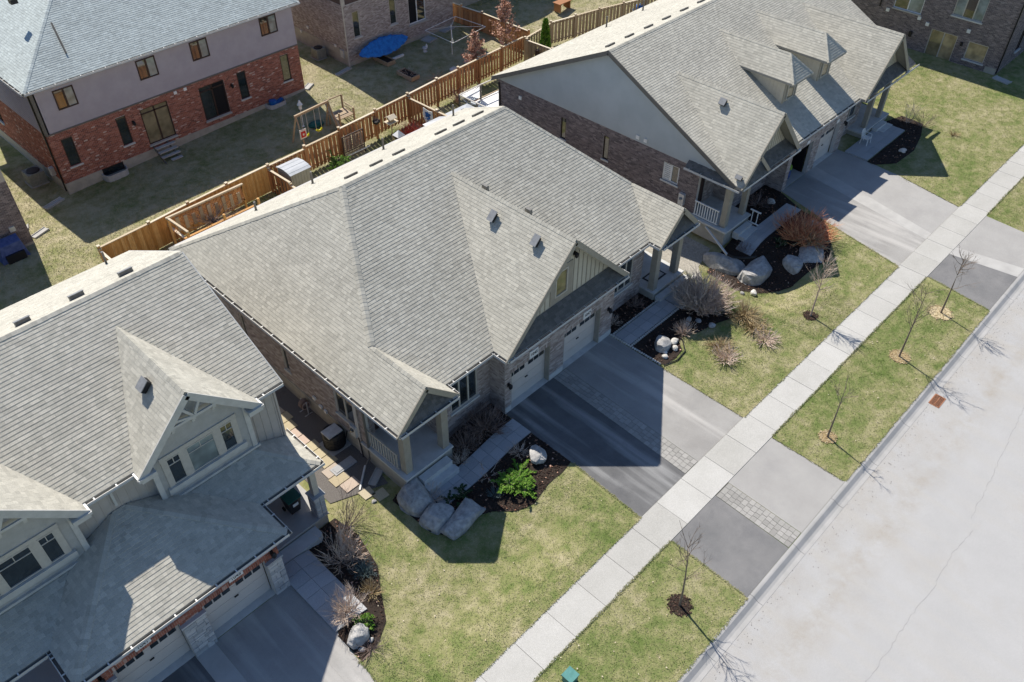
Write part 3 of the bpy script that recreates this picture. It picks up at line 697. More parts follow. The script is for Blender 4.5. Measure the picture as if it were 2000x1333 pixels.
    gable_fill(h, y, [(18.5, 4.15), (25.4, 4.15), (25.2, 4.12), (21.95, zt), (18.72, 4.13)][:1] + [(25.4, 4.0), (25.4, zh(25.4)), (21.95, zt), (18.5, zh(18.5))], 'beige_siding', 'gable_wall')
    wx0, wx1, wz0, wz1 = 21.4, 22.2, 4.52, 5.86
    tr = MB().box(wx0 - .3, wx1 + .3, y - .04, y, wz0 - .28, wz0 - .02).box(wx0 - .3, wx0, y - .04, y, wz0 - .02, wz1 + .2).box(wx1, wx1 + .3, y - .04, y, wz0 - .02, wz1 + .2).box(wx0, wx1, y - .04, y, wz1, wz1 + .2).build('window_surround', 'taupe', h)
    window(h, 'y', y, wx0, wx1, wz0, wz1, (), 'frame_beige', 'glass_tan', rec=.01, fw=.07)
    battens(h, y, [x for x in np.arange(18.7, 25.3, .3) if not (wx0 - .32 < x < wx1 + .32)], lambda x: 4.1, lambda x: zh(x) - .1, 'taupe')
    battens(h, y, [x for x in np.arange(18.7, 25.3, .3) if (wx0 - .32 < x < wx1 + .32)], lambda x: wz1 + .25, lambda x: zh(x) - .1, 'taupe')
    wall_lamp(h, 22.55, y, 6.35)
    downspout(h, [(12.44, 20.15, 3.45), (12.44, 20.12, -.1), (12.1, 20.0, -.25)])
    downspout(h, [(12.05, 20.0, -.22), (11.5, 19.55, -.3), (11.15, 19.25, -.36)], 'gutter', 'downspout_extension')
    # meters and hoses on the left wall
    m_ = MB().box(12.3, 12.45, 20.75, 21.1, .7, 1.3).build('electric_meter', 'galv', h); MB().lathe((12.28, 20.92, 1.1), [(.1, -.02), (.1, .06), (.05, .1)], 12).build('meter_dial', 'glass', m_)
    for yy, zz in ((23.3, .5), (22.95, .45), (23.7, .75)): MB().box(12.38, 12.46, yy, yy + .18, zz, zz + .16).build('vent_hood', 'white', h)
    MB().tube([(12.4, 20.7, .7), (12.38, 20.6, .2), (12.35, 20.5, -.3)], .03).tube([(12.4, 22.0, .3), (12.2, 22.0, .25), (12.1, 22.0, -.1)], .025).build('service_pipe', 'black', h)
    # roof vents
    def boxvent(x, y, m='vent_metal'):
        zz = 3.6 + (x - 17.95); n = Vector((-1, 0, 1)).normalized()
        v = MB(); c = Vector((x, y, zz)) + n * .13; v.bar(c + Vector((.15, 0, .15)), c - Vector((.15, 0, .15)), .3, .14, up=(n.x, 0, n.z)); o = v.build('box_vent', 'black', h); MB().bar(c + n * .09 + Vector((.2, 0, .2)), c + n * .09 - Vector((.16, 0, .16)), .33, .03, up=(n.x, 0, n.z)).build('vent_lid', 'vent_metal', o)
    boxvent(21.35, 21.5); boxvent(21.35, 18.98)
    for yy in (20.3, 22.9): MB().box(22.15, 22.3, yy - .15, yy + .15, 7.2, 7.62).build('box_vent', 'vent_grey', h)
    for x in (18.75, 20.2, 21.55, 24.2, 25.4, 26.7):
        y0 = 27.95; zz = 3.6 + sF * (34.2 - y0); v = MB(); v.bar((x - .33, y0, zz + .06), (x + .33, y0, zz + .06), .2, .09, up=(0, sF, 1)); b = v.build('slot_vent', 'vent_grey', h)
        MB().bar((x - .31, y0 + .0, zz + .115), (x + .31, y0, zz + .115), .23, .02, up=(0, sF, 1)).build('vent_lid', 'vent_grey', b)
    for x, y0, hh in ((16.3, 32.8, .55), (19.6, 32.7, .75), (24.3, 32.8, .75), (29.6, 33.0, .75)):
        zz = 3.6 + sF * (34.2 - y0); MB().lathe((x, y0, zz - .05), [(.12, 0), (.07, .08), (.055, .1), (.055, hh)], 10).build('vent_pipe', 'taupe_dark', h)
    return h
centre_house()

# ------------------------------------------------------------------ left house
def left_house():
    h = thing('semi_detached_house', (3.1, 24.0, 0), 'two-storey grey house at the lower left with truss-topped dormers above plates 1041 and 1043', 'house')
    R = Roof(h); sF = .5535; sB = 3.0 / 5.75; zr = 9.0
    F = (6.0 - sF * 20.78, 0, sF); B = (6.0 + sB * 31.95, 0, -sB); x0, x1 = -3.5, 9.72; g = lambda P: (P[1], P[2])
    dms = [(6.28, 2.3), (-.05, 2.3)]; yv = 20.78 + 2.3 / sF
    R.plane(*F, [(3.115, 20.78), (3.98, 20.78), (6.28, yv), (6.28, 26.2), (3.115, 26.2)]); R.plane(*F, [(8.58, 20.78), (x1, 20.78), (x1, 26.2), (6.28, 26.2), (6.28, yv)])
    R.plane(*F, [(-.05, 26.2), (-.05, yv), (2.25, 20.78), (3.115, 20.78), (3.115, 26.2)]); R.plane(*F, [(x0, 20.78), (-2.35, 20.78), (-.05, yv), (-.05, 26.2), (x0, 26.2)])
    R.plane(*B, [(x0, 26.2), (x1, 26.2), (x1, 31.95), (x0, 31.95)])
    R.cap((x0, 26.2, zr), (x1, 26.2, zr), g(F), g(B))
    for xc, zh in dms:
        A = (8.3 - xc, 1, 0); C = (8.3 + xc, -1, 0)
        R.plane(*A, [(xc - 2.3, 20.4), (xc, 20.4), (xc, yv), (xc - 2.3, 20.78)]); R.plane(*C, [(xc, 20.4), (xc + 2.3, 20.4), (xc + 2.3, 20.78), (xc, yv)])
        R.cap((xc, 20.4, 8.3), (xc, yv, 8.3), g(A), g(C))
    R.done()
    # skirt roof over garage and porch, in the shade
    K = Roof(h, 'shingle', keep=60); k = .46; e = 3.1; gx0, gx1, px0, px1 = -.70, 6.93, -3.5, 9.58
    a = 20.92 - 17.32; a2 = 20.92 - 18.97
    KF = (e - k * 17.32, 0, k); KR = (e + k * gx1, -k, 0); KL = (e - k * gx0, k, 0)
    K.plane(*KF, [(gx0, 17.32), (gx1, 17.32), (gx1 - a, 20.92), (gx0 + a, 20.92)])
    K.plane(*KR, [(gx1, 17.32), (gx1, 18.97), (gx1 - a2, 20.92), (gx1 - a, 20.92)]); K.plane(*KL, [(gx0, 17.32), (gx0 + a, 20.92), (gx0 + a2, 20.92), (gx0, 18.97)])
    PF = (e - k * 18.97, 0, k); PRt = (e + k * px1, -k, 0)
    K.plane(*PF, [(gx1, 18.97), (px1, 18.97), (px1 - a2, 20.92), (gx1 - a2, 20.92)]); K.plane(*PF, [(px0, 18.97), (gx0, 18.97), (gx0 + a2, 20.92), (px0, 20.92)])
    K.plane(*PRt, [(px1, 18.97), (px1, 21.35), (9.44, 21.35), (9.44, 20.92), (px1 - a2, 20.92)])
    K.cap((gx1, 17.32, e), (gx1 - a, 20.92, e + k * a), g(KF), g(KR)); K.cap((gx0, 17.32, e), (gx0 + a, 20.92, e + k * a), g(KF), g(KL)); K.cap((px1, 18.97, e), (px1 - a2, 20.92, e + k * a2), g(PF), g(PRt))
    K.done().name = 'skirt_roof'
    zs = lambda x: e + max(min(k * (20.95 - 17.32), k * (gx1 - x), k * (x - gx0)), min(k * (20.95 - 18.97), k * (px1 - x)))
    # upper walls
    cells_ = []
    MB().box(-3.2, 9.4, 20.95, 31.6, 2.9, 5.99).build('upper_wall', 'taupe_siding', h)
    battens(h, 20.95, np.arange(-3.0, 9.35, .3), lambda x: max(3.05, zs(x)) - .02, lambda x: 5.85, 'taupe_siding', .05)
    MB().box(9.36, 9.44, 20.9, 20.96, 3.2, 5.9).build('corner_board', 'taupe_siding', h)
    for yy in np.arange(21.3, 31.5, .3): MB().box(9.399, 9.425, yy - .025, yy + .025, 3.0, 5.9 if yy > 21 else 5.9).build('batten', 'taupe_siding', h)
    # main gable wall on the right, under the rakes
    mb = MB(); mb.v = [(9.38, 20.95, 5.9), (9.38, 31.6, 5.9), (9.38, 26.2, 8.85), (9.28, 20.95, 5.9), (9.28, 31.6, 5.9), (9.28, 26.2, 8.85)]; mb.f = [(0, 1, 2), (5, 4, 3), (0, 2, 5, 3), (1, 4, 5, 2)]; mb.build('gable_wall', 'taupe_siding', h)
    MB().box(-3.2, 9.3, 20.97, 31.5, 0, 2.9).build('lower_wall', 'brick_grey', h)
    for x in (x1, x0):
        rake(h, (x + (.02 if x > 0 else -.02), 20.78, 6.0), (x + (.02 if x > 0 else -.02), 26.2, 9.0), .2, 'fascia_grey'); rake(h, (x, 31.95, 6.0), (x, 26.2, 9.0), .2, 'fascia_grey')
    # dormer bays
    for xc, _ in dms:
        bx0, bx1 = xc - 1.85, xc + 1.85; y = 20.65
        zb = lambda x: zs(x) - .2
        pts = [(bx0, 3.9), (bx1, 3.9), (bx1, 6.25), (xc, 8.1), (bx0, 6.25)]
        gable_fill(h, y, pts, 'grey_stucco', 'dormer_wall', .32)
        for s in (-1, 1):
            x = xc + s * 1.78; MB().box(x - .09, x + .09, y - .05, y + .02, 3.95, 6.3).build('corner_board', 'fascia_grey', h)
            rake(h, (xc + s * 2.3, 20.37, 6.0), (xc, 20.37, 8.3), .27, 'fascia_grey'); 
            MB().bar((xc + s * 2.3, 20.42, 5.9), (xc + s * 1.75, 20.42, 5.9), .3, .2).build('eave_return', 'fascia_grey', h)
            MB().box(xc + s * 2.3 - .07, xc + s * 2.3 + .07, 20.3, 20.78, 5.86, 5.98).build('gutter', 'gutter', h)
        # truss decoration
        t = MB().bar((xc - 1.1, 20.38, 7.2), (xc + 1.1, 20.38, 7.2), .06, .1).build('truss', 'fascia_grey', h)
        for q in ((-.42, 7.88), (.42, 7.88), (-.85, 7.45)): MB().bar((xc + .02, 20.38, 7.2), (xc + q[0] * .95, 20.38, q[1]), .05, .09).build('truss_strut', 'fascia_grey', t)
        for q in (-.75, 0, .75): MB().box(xc + q - .06, xc + q + .06, 20.42, 20.66, 7.0, 7.12).box(xc + q - .05, xc + q + .05, 20.55, 20.66, 6.8, 7.0).build('bracket', 'fascia_grey', t)
        wx = xc - 1.48; W_ = 2.86
        MB().box(wx - .02, wx + W_ + .02, y - .05, y, 5.86, 6.04).box(wx, wx + .17, y - .05, y, 4.56, 5.86).box(wx + W_ - .17, wx + W_, y - .05, y, 4.56, 5.86).box(wx + .68, wx + .9, y - .05, y, 4.56, 5.86).box(wx + W_ - .9, wx + W_ - .68, y - .05, y, 4.56, 5.86).build('window_surround', 'frame_beige', h)
        MB().box(wx - .1, wx + W_ + .1, y - .14, y, 4.38, 4.56).box(wx - .1, wx + W_ + .1, y - .05, y, 4.2, 4.38).build('window_sill', 'fascia_grey', h)
        gm = ('glass', 'glass_pale' if xc > 3 else 'glass', 'glass')
        for (a_, b_), m_ in zip(((wx + .17, wx + .68), (wx + .9, wx + W_ - .9), (wx + W_ - .68, wx + W_ - .17)), gm): window(h, 'y', y, a_, b_, 4.58, 5.84, (), 'frame_beige', m_, rec=.015, fw=.045, grid=.26)
        MB().box(xc - 1.95, xc + 1.95, y - .10, y, 3.92, 4.02).build('flashing', 'fascia_grey', h)
    # gutters
    for a_, b_ in ((2.3, 3.95), (8.6, 9.72), (-3.5, -2.4)): gutter(h, [(a_, 20.78, 5.93), (b_, 20.78, 5.93)], [(0, -1)])
    gutter(h, [(gx0, 17.32, 3.03), (gx1, 17.32, 3.03)], [(0, -1)]); gutter(h, [(gx1, 17.22, 3.03), (gx1, 18.97, 3.03)], [(1, 0)]); gutter(h, [(gx1, 18.97, 3.03), (px1 + .1, 18.97, 3.03)], [(0, -1)]); gutter(h, [(px1, 18.97, 3.03), (px1, 21.3, 3.03)], [(1, 0)])
    gutter(h, [(gx0, 18.97, 3.03), (gx0, 17.22, 3.03)], [(-1, 0)]); gutter(h, [(px0, 18.97, 3.03), (gx0, 18.97, 3.03)], [(0, -1)])
    downspout(h, [(3.115, 20.9, 5.9), (3.115, 20.9, 4.95)], 'fascia_grey')
    # garage front: piers of limestone under red brick, soldier course over the doors
    y = 17.55; holes = [(.3, 2.63, -1, 2.15), (3.47, 5.93, -1, 2.15)]
    wall(h, 'y', y, -.3, 6.5, -.2, 3.05, holes)
    bricks(h, 'y', y, -.3, 6.5, 2.0, 3.0, holes, 'brick_red', soldier=[(.2, 2.73, 2.15, 2.38), (3.37, 6.03, 2.15, 2.38)], indiv=300)
    for a_, b_ in ((-.3, .3), (2.63, 3.47), (5.93, 6.52)):
        P = MB().box(a_, b_, y - .09, y, -.1, 1.92).build('pier', 'mortar', h); z = 0.02
        while z < 1.86:
            hh = random.choice((.11, .15, .2)); hh = min(hh, 1.9 - z); x = a_ + .005
            while x < b_ - .02:
                w = min(random.choice((.18, .26, .36, .46)), b_ - x - .005)
                if b_ - (x + w) < .1: w = b_ - x - .005
                MB().box(x, x + w - .014, y - .125 - random.random() * .02, y - .085, z, z + hh - .014).build('stone', 'stone', P); x += w
            z += hh
        MB().box(a_ - .04, b_ + .04, y - .16, y, 1.92, 2.0).build('pier_cap', 'stone', P)
    garage_door(h, y, .3, 2.63, 2.15); garage_door(h, y, 3.47, 5.93, 2.15)
    for x, t in ((1.42, '1041'), (4.84, '1043')):
        p = MB().box(x - .27, x + .27, y - .05, y - .018, 2.36, 2.62).build('number_plate', 'white', h); text_on(p, t, (x, y - .056, 2.49), .2, 'black')
    wall_lamp(h, 6.25, y - .02, 2.35); wall_lamp(h, -.05, y - .02, 2.35)
    MB().box(6.3, 6.5, 17.56, 20.95, -.2, 3.05).box(-.3, -.1, 17.56, 20.95, -.2, 3.05).build('garage_side_wall', 'brick_red', h)
    # porch
    MB().box(6.5, 9.35, 18.95, 21.0, -.5, .12).build('porch_foundation', 'foundation', h)
    MB().box(6.5, 9.4, 18.9, 21.0, .12, .2).build('porch_deck', 'concrete', h)
    MB().prism([(6.5, 18.3), (8.5, 18.3), (8.7, 18.45), (8.7, 18.9), (6.5, 18.9)], -.4, .03).build('porch_step', 'pale_concrete', h)
    MB().box(-3.2, -.3, 18.95, 20.96, -.5, .2).build('porch_deck', 'flag', h)
    P = MB().box(8.98, 9.36, 18.98, 19.4, .1, 1.35).build('pier', 'mortar', h); z = .12
    while z < 1.3:
        for (a_, b_) in ((8.96, 9.16), (9.18, 9.38)): MB().box(a_, b_, 18.94, 18.985, z, z + .15).build('stone', 'stone', P)
        for (a_, b_) in ((18.97, 19.18), (19.2, 19.42)): MB().box(8.94, 8.985, a_, b_, z, z + .15).build('stone', 'stone', P)
        z += .17
    MB().box(8.9, 9.44, 18.9, 19.46, 1.35, 1.42).build('pier_cap', 'stone', P); post(h, 9.17, 19.18, 1.42, 3.02, .24, 'frame_beige')
    # roof vents
    for x in (4.05, 5.95, 7.8): 
        v = MB(); z0 = 6 + sB * (31.95 - 26.9); v.bar((x - .25, 26.9, z0 + .1), (x + .25, 26.9, z0 + .1), .26, .14, up=(0, sB, 1)); b = v.build('slot_vent', 'vent_grey', h); MB().bar((x - .27, 26.9, z0 + .19), (x + .27, 26.9, z0 + .19), .3, .02, up=(0, sB, 1)).build('vent_lid', 'vent_metal', b)
    MB().lathe((8.5, 31.3, 6.2), [(.12, 0), (.07, .1), (.05, .12), (.05, .75)], 10).build('vent_pipe', 'taupe_dark', h)
    n = Vector((-1, 0, 1)).normalized(); c = Vector((5.75, 22.1, 6 + 5.75 - 3.98)) + n * .14
    MB().bar(c + Vector((.15, 0, .15)), c - Vector((.15, 0, .15)), .34, .2, up=(n.x, 0, n.z)).build('box_vent', 'black', h); MB().bar(c + n * .11 + Vector((.18, 0, .18)), c + n * .11 - Vector((.15, 0, .15)), .37, .03, up=(n.x, 0, n.z)).build('vent_lid', 'vent_metal', h)
    return h
left_house()

# ------------------------------------------------------------------ right house
def right_house():
    h = thing('semi_detached_house', (45.9, 26.8, 0), 'upper right bungalow with a blue-grey side gable, two small dormers and an open garage', 'house')
    R = Roof(h); s = .5; yr = 27.0; ze = 3.6; ye = 17.95; zr = ze + s * (yr - ye); g = lambda P: (P[1], P[2])
    F = (ze - s * ye, 0, s); B = (zr + s * yr, 0, -s); x0, x1 = 35.72, 56.6; yb = 36.0
    q = 1.1; xg = 38.65; zg = ze + q * (xg - x0); xe = xg + (zg - ze) / q; yv = ye + (zg - ze) / s
    xg2 = 52.3; xa2, xb2 = xg2 - (zg - ze) / q, xg2 + (zg - ze) / q
    d1, d2, dz, dh = 44.15, 48.1, 7.3, 1.07
    yd = ye + (dz - ze) / s; zd = 6.15; ydv = ye + (zd - ze) / s
    # main front plane between the two big gables; the dormers stand on it
    R.plane(*F, [(x0, ye), (xg, yv), (xg, yr), (x0, yr)] if False else [(x0, ye + .01), (xg, yv), (xg, yr), (x0, yr)])
    R.plane(*F, [(xe, ye), (d1, ye), (d1, yr), (xg, yr), (xg, yv)]); R.plane(*F, [(d1, ye), (d2, ye), (d2, yr), (d1, yr)]); R.plane(*F, [(d2, ye), (xa2, ye), (xg2, yv), (xg2, yr), (d2, yr)]); R.plane(*F, [(xb2, ye), (x1, ye + .01), (x1, yr), (xg2, yr), (xg2, yv)])
    R.plane(*B, [(x0, yr), (x1, yr), (x1, yb), (x0, yb)])
    R.cap((x0, yr, zr), (x1, yr, zr), g(F), g(B))
    for xc in (xg, xg2):
        A = (zg - q * xc, q, 0); C = (zg + q * xc, -q, 0); hw = (zg - ze) / q
        R.plane(*A, [(xc - hw, 17.55), (xc, 17.55), (xc, yv), (xc - hw, ye)]); R.plane(*C, [(xc, 17.55), (xc + hw, 17.55), (xc + hw, ye), (xc, yv)])
        R.cap((xc, 17.55, zg), (xc, yv, zg), g(A), g(C))
    # hipped dormers
    for xc in (d1, d2):
        qa = (dz - zd) / dh; yf = 19.45; yh = 20.55
        A = (dz - qa * xc, qa, 0); C = (dz + qa * xc, -qa, 0); Hf = (dz - yh * (dz - zd) / (yh - yf), 0, (dz - zd) / (yh - yf))
        R.plane(*A, [(xc - dh, yf), (xc, yh), (xc, yd), (xc - dh, ydv)], th=.12); R.plane(*C, [(xc + dh, yf), (xc + dh, ydv), (xc, yd), (xc, yh)], th=.12)
        R.plane(*Hf, [(xc - dh, yf), (xc + dh, yf), (xc, yh)], th=.12)
        R.cap((xc, yh, dz), (xc, yd, dz), g(A), g(C), .12); R.cap((xc - dh, yf, zd), (xc, yh, dz), g(A), g(Hf), .1); R.cap((xc + dh, yf, zd), (xc, yh, dz), g(C), g(Hf), .1)
        MB().box(xc - .78, xc + .78, 20.1, ydv - .3, 4.5, 6.05).build('dormer_wall', 'beige_siding', h)
        for k in np.arange(20.3, ydv - .4, .25): MB().box(xc - .80, xc - .779, k, k + .04, 4.8, 6.0).build('batten', 'beige_siding', h)
        window(h, 'y', 20.1, xc - .42, xc + .42, 4.75, 5.95, (), 'frame_beige', 'glass_tan', rec=-.03, fw=.07)
        for sx in (-.72, .62): MB().box(xc + sx, xc + sx + .12, 20.05, 20.1, 4.5, 6.0).build('corner_board', 'taupe', h)
    R.done()
    # side gable wall: blue-grey siding over plum brick
    xw = 36.0
    mb = MB(); yA, yB = 18.6, 35.7
    zr2 = lambda y: zr - .17 - s * abs(y - yr)
    mb.v = [(xw, yA, 3.45), (xw, yB, 3.45), (xw, yB, max(3.45, zr2(yB))), (xw, yr, zr2(yr)), (xw, yA, max(3.46, zr2(yA)))]; n_ = 5; mb.v += [(xw + .1, b, c) for a, b, c in mb.v]
    mb.f = [tuple(reversed(range(5))), tuple(range(5, 10))] + [(i, (i + 1) % 5, 5 + (i + 1) % 5, 5 + i) for i in range(5)]
    gw = mb.build('gable_wall', 'blue_siding', h)
    z = 3.5
    while z < zr2(yr) - .1:
        half = (zr2(yr) - z) / s; a = max(yA, yr - half + .05); b = min(yB, yr + half - .05)
        m2 = MB(); m2.v = [(xw - .022, a, z), (xw - .022, b, z), (xw - .002, b, z + .118), (xw - .002, a, z + .118), (xw, a, z), (xw, b, z)]; m2.f = [(1, 0, 3, 2), (0, 1, 5, 4)]; m2.build('siding_board', 'blue_siding', gw); z += .12
    hl = [(29.95, 30.38, 1.4, 2.85), (26.6, 27.03, 1.35, 2.9), (21.6, 22.68, 1.85, 3.0)]
    wall(h, 'x', xw, 20.3, 35.7, -1.3, 3.45, hl, 'mortar_dark'); bricks(h, 'x', xw, 20.3, 35.7, -.3, 3.44, hl, 'brick_dark')
    window(h, 'x', xw, *hl[0], split=(), fm='brown_frame', sill=.05); window(h, 'x', xw, *hl[1], split=(), fm='brown_frame', sill=.05)
    w3 = window(h, 'x', xw, *hl[2], split=(.5,), fm='white', sill=.08, fw=.08)
    for k in range(8): MB().box(xw + .04, xw + .07, 22.2, 22.6, 1.95 + k * .12, 2.03 + k * .12).build('shutter_slat', 'white', w3)
    rake(h, (x0 - .02, ye, ze), (x0 - .02, yr, zr), .24, 'taupe_dark'); rake(h, (x0 - .02, yb, zr - s * (yb - yr)), (x0 - .02, yr, zr), .24, 'taupe_dark')
    MB().box(xw - .28, xw, 18.6, 35.7, 3.3, 3.31).box(31, 31, 1, 1, 1, 1).build('flashing', 'taupe_dark', h) if False else None
    for yy, zz in ((33.65, 2.75), (24.5, 3.62), (23.95, 3.62)): MB().box(xw - .07, xw - .01, yy, yy + .22, zz, zz + .22).build('vent_hood', 'white', h)
    m_ = MB().box(xw - .2, xw, 20.95, 21.3, .9, 1.6).build('electric_meter', 'galv', h); MB().lathe((xw - .22, 21.12, 1.3), [(.1, -.03), (.1, .05), (.05, .08)], 12).build('meter_dial', 'vent_metal', m_)
    MB().tube([(xw - .1, 21.05, .9), (xw - .1, 21.05, -.2)], .04).tube([(xw - .1, 21.2, .9), (xw - .1, 21.2, -.2)], .04).build('conduit', 'galv', h)
    downspout(h, [(xw - .1, 35.6, 3.3), (xw - .06, 35.55, 2.8), (xw - .06, 35.55, -.5)], 'black')
    # porch pent roof on the side
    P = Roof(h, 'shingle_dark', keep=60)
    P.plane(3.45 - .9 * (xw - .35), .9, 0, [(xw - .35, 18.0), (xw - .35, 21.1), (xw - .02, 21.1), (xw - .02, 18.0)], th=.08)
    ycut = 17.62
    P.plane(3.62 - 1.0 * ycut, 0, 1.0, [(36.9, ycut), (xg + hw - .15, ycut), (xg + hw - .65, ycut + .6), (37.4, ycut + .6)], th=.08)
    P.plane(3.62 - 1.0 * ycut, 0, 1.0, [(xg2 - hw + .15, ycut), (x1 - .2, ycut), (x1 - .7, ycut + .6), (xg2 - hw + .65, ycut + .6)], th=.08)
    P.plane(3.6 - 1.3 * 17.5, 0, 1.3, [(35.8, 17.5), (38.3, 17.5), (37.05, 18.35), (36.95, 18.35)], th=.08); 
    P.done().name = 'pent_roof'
    # small porch gable in front, sharing the steep left slope
    for (a_, b_) in (((35.72, 17.5, 3.62), (37.0, 17.5, 5.05)), ((38.35, 17.5, 3.65), (37.0, 17.5, 5.05))): rake(h, a_, b_, .2)
    for xc in (xg, xg2):
        for sx in (-1, 1): rake(h, (xc + sx * hw, 17.53, ze), (xc, 17.53, zg), .26)
        zt = zg - .25; zq = lambda x: zt - q * abs(x - xc)
        gable_fill(h, 18.2, [(xc - 2.3, 4.15), (xc + 2.3, 4.15), (xc + 2.3, zq(xc + 2.3)), (xc, zt), (xc - 2.3, zq(xc - 2.3))], 'beige_siding', 'gable_wall')
        battens(h, 18.2, np.arange(xc - 2.2, xc + 2.2, .22), lambda x: 4.15, lambda x: zq(x) - .05, 'taupe', .03)
        MB().box(xc + hw - .3, xc + hw, 17.45, 17.6, 3.42, 3.58).build('eave_return', 'gutter', h)
    gutter(h, [(x0, 17.55, 3.52), (xe, 17.55, 3.52)], [(0, -1)]); gutter(h, [(xe, ye, 3.52), (xa2, ye, 3.52)], [(0, -1)]); gutter(h, [(xa2, 17.55, 3.52), (x1, 17.55, 3.52)], [(0, -1)]); gutter(h, [(xw - .35, 21.1, 3.42), (xw - .35, 17.6, 3.42)], [(-1, 0)])
    gutter(h, [(x0, yb, 3.4), (x1, yb, 3.4)], [(0, 1)])
    # fronts
    y = 18.3; hl = [(42.75, 45.15, -1, 2.3), (46.0, 48.45, -1, 2.3)]
    wall(h, 'y', y, 42.3, 49.2, -.3, 3.55, hl, 'mortar'); bricks(h, 'y', y, 42.3, 49.2, -.1, 3.5, hl, 'brick_grey')
    garage_door(h, y, 42.75, 45.15, 2.3, openup=True); garage_door(h, y, 46.0, 48.45, 2.3)
    MB().box(42.75, 45.15, y + .01, y + 2.85, -.02, .02).build('garage_floor', 'concrete', h)
    for x in (44.35, 47.9): MB().box(x - .16, x + .16, y - .05, y - .015, 2.4, 2.62).build('number_plate', 'white', h)
    wall(h, 'x', 42.3, 18.3, 19.4, -.3, 3.55, (), 'mortar'); bricks(h, 'x', 42.3, 18.32, 19.4, -.1, 3.5, (), 'brick_grey')
    for a_, b_, w0, w1 in ((38.4, 42.3, 39.6, 41.3), (49.2, 52.6, 50.4, 51.9)):
        hh = [(w0, w1, 1.2, 2.7)]
        wall(h, 'y', 19.4 if a_ < 45 else 18.9, a_, b_, -.3, 3.6, hh, 'mortar'); bricks(h, 'y', 19.4 if a_ < 45 else 18.9, a_, b_, -.1, 3.5, hh, 'brick_grey')
        window(h, 'y', 19.4 if a_ < 45 else 18.9, w0, w1, 1.2, 2.7, (.5,), 'frame_beige', sill=.08)
    wall_lamp(h, 49.0, y, 2.0)
    # left porch
    MB().box(35.75, 38.2, 18.0, 21.0, -.4, .5).build('porch_foundation', 'foundation', h); MB().box(35.68, 38.25, 17.92, 21.0, .5, .6).build('porch_deck', 'pale_concrete', h)
    post(h, 36.15, 18.4, .6, 3.45); post(h, 37.95, 18.35, .6, 3.45, .3)
    hh = [(36.35, 37.3, .6, 2.75)]
    wall(h, 'y', 20.6, 36.0, 38.4, .4, 3.6, hh); bricks(h, 'y', 20.6, 36.2, 38.4, .6, 3.5, hh, 'brick_grey'); MB().box(36.35, 37.3, 20.66, 20.72, .6, 2.75).build('front_door', 'brown_frame', h)
    bricks(h, 'x', 38.35, 19.42, 20.6, .6, 3.5, (), 'brick_grey'); MB().box(38.352, 38.55, 19.4, 20.6, -.2, 3.6).build('wall', 'mortar', h)
    railing(h, (35.9, 18.65), (35.9, 20.25), .6, n=10, m='white')
    MB().box(36.5, 37.9, 17.55, 17.92, -.1, .3).build('porch_step', 'pale_concrete', h); MB().box(36.6, 38.0, 17.2, 17.55, -.1, .13).build('porch_step', 'pale_concrete', h)
    railing(h, (38.05, 17.9), (38.05, 17.25), .15, .9, 'white', 2)
    # right porch
    MB().box(51.5, 55.2, 17.9, 20.5, -.4, .3).build('porch_foundation', 'foundation', h); MB().box(51.4, 55.25, 17.85, 20.5, .3, .4).build('porch_deck', 'pale_concrete', h)
    post(h, 52.3, 18.2, .4, 3.45, .3); post(h, 54.3, 18.2, .4, 3.45, .3)
    MB().box(52.9, 54.3, 17.5, 17.85, -.1, .27).build('porch_step', 'pale_concrete', h); MB().box(53.1, 54.5, 17.15, 17.5, -.1, .13).build('porch_step', 'pale_concrete', h)
    MB().box(52.6, 56.3, 20.3, 20.5, -.3, 3.6).box(36.0, 56.3, 35.5, 35.7, -1.3, 3.45).box(56.1, 56.3, 20.5, 35.5, -.8, 3.5).build('wall', 'brick_grey', h)
    # vents
    for x in (37.2, 38.95, 40.75, 42.5, 44.3, 46.1, 48.0):
        v = MB(); y0 = 28.05; zz = zr - s * (y0 - yr); v.bar((x - .33, y0, zz + .06), (x + .33, y0, zz + .06), .2, .09, up=(0, s, 1)); b = v.build('slot_vent', 'vent_grey', h); MB().bar((x - .3, y0, zz + .115), (x + .3, y0, zz + .115), .23, .02, up=(0, s, 1)).build('vent_lid', 'vent_grey', b)
    for x, y0 in ((45.3, 34.6), (49.2, 34.5)): MB().lathe((x, y0, zr - s * (y0 - yr) - .05), [(.12, 0), (.06, .1), (.055, .12), (.055, .8)], 10).build('vent_pipe', 'taupe_dark', h)
    n = Vector((-q, 0, 1)).normalized(); t = Vector((1, 0, q)).normalized()
    for (x, yy, sz) in ((38.2, 20.9, .17), (36.0, 17.95, .1)):
        c = Vector((x, yy, ze + q * (x - x0))) + n * .13; MB().bar(c + t * sz, c - t * sz, .36, .16, up=tuple(n)).build('box_vent', 'black', h); MB().bar(c + n * .09 + t * (sz + .03), c + n * .09 - t * sz, .38, .03, up=tuple(n)).build('vent_lid', 'vent_metal', h)
    return h
right_house()

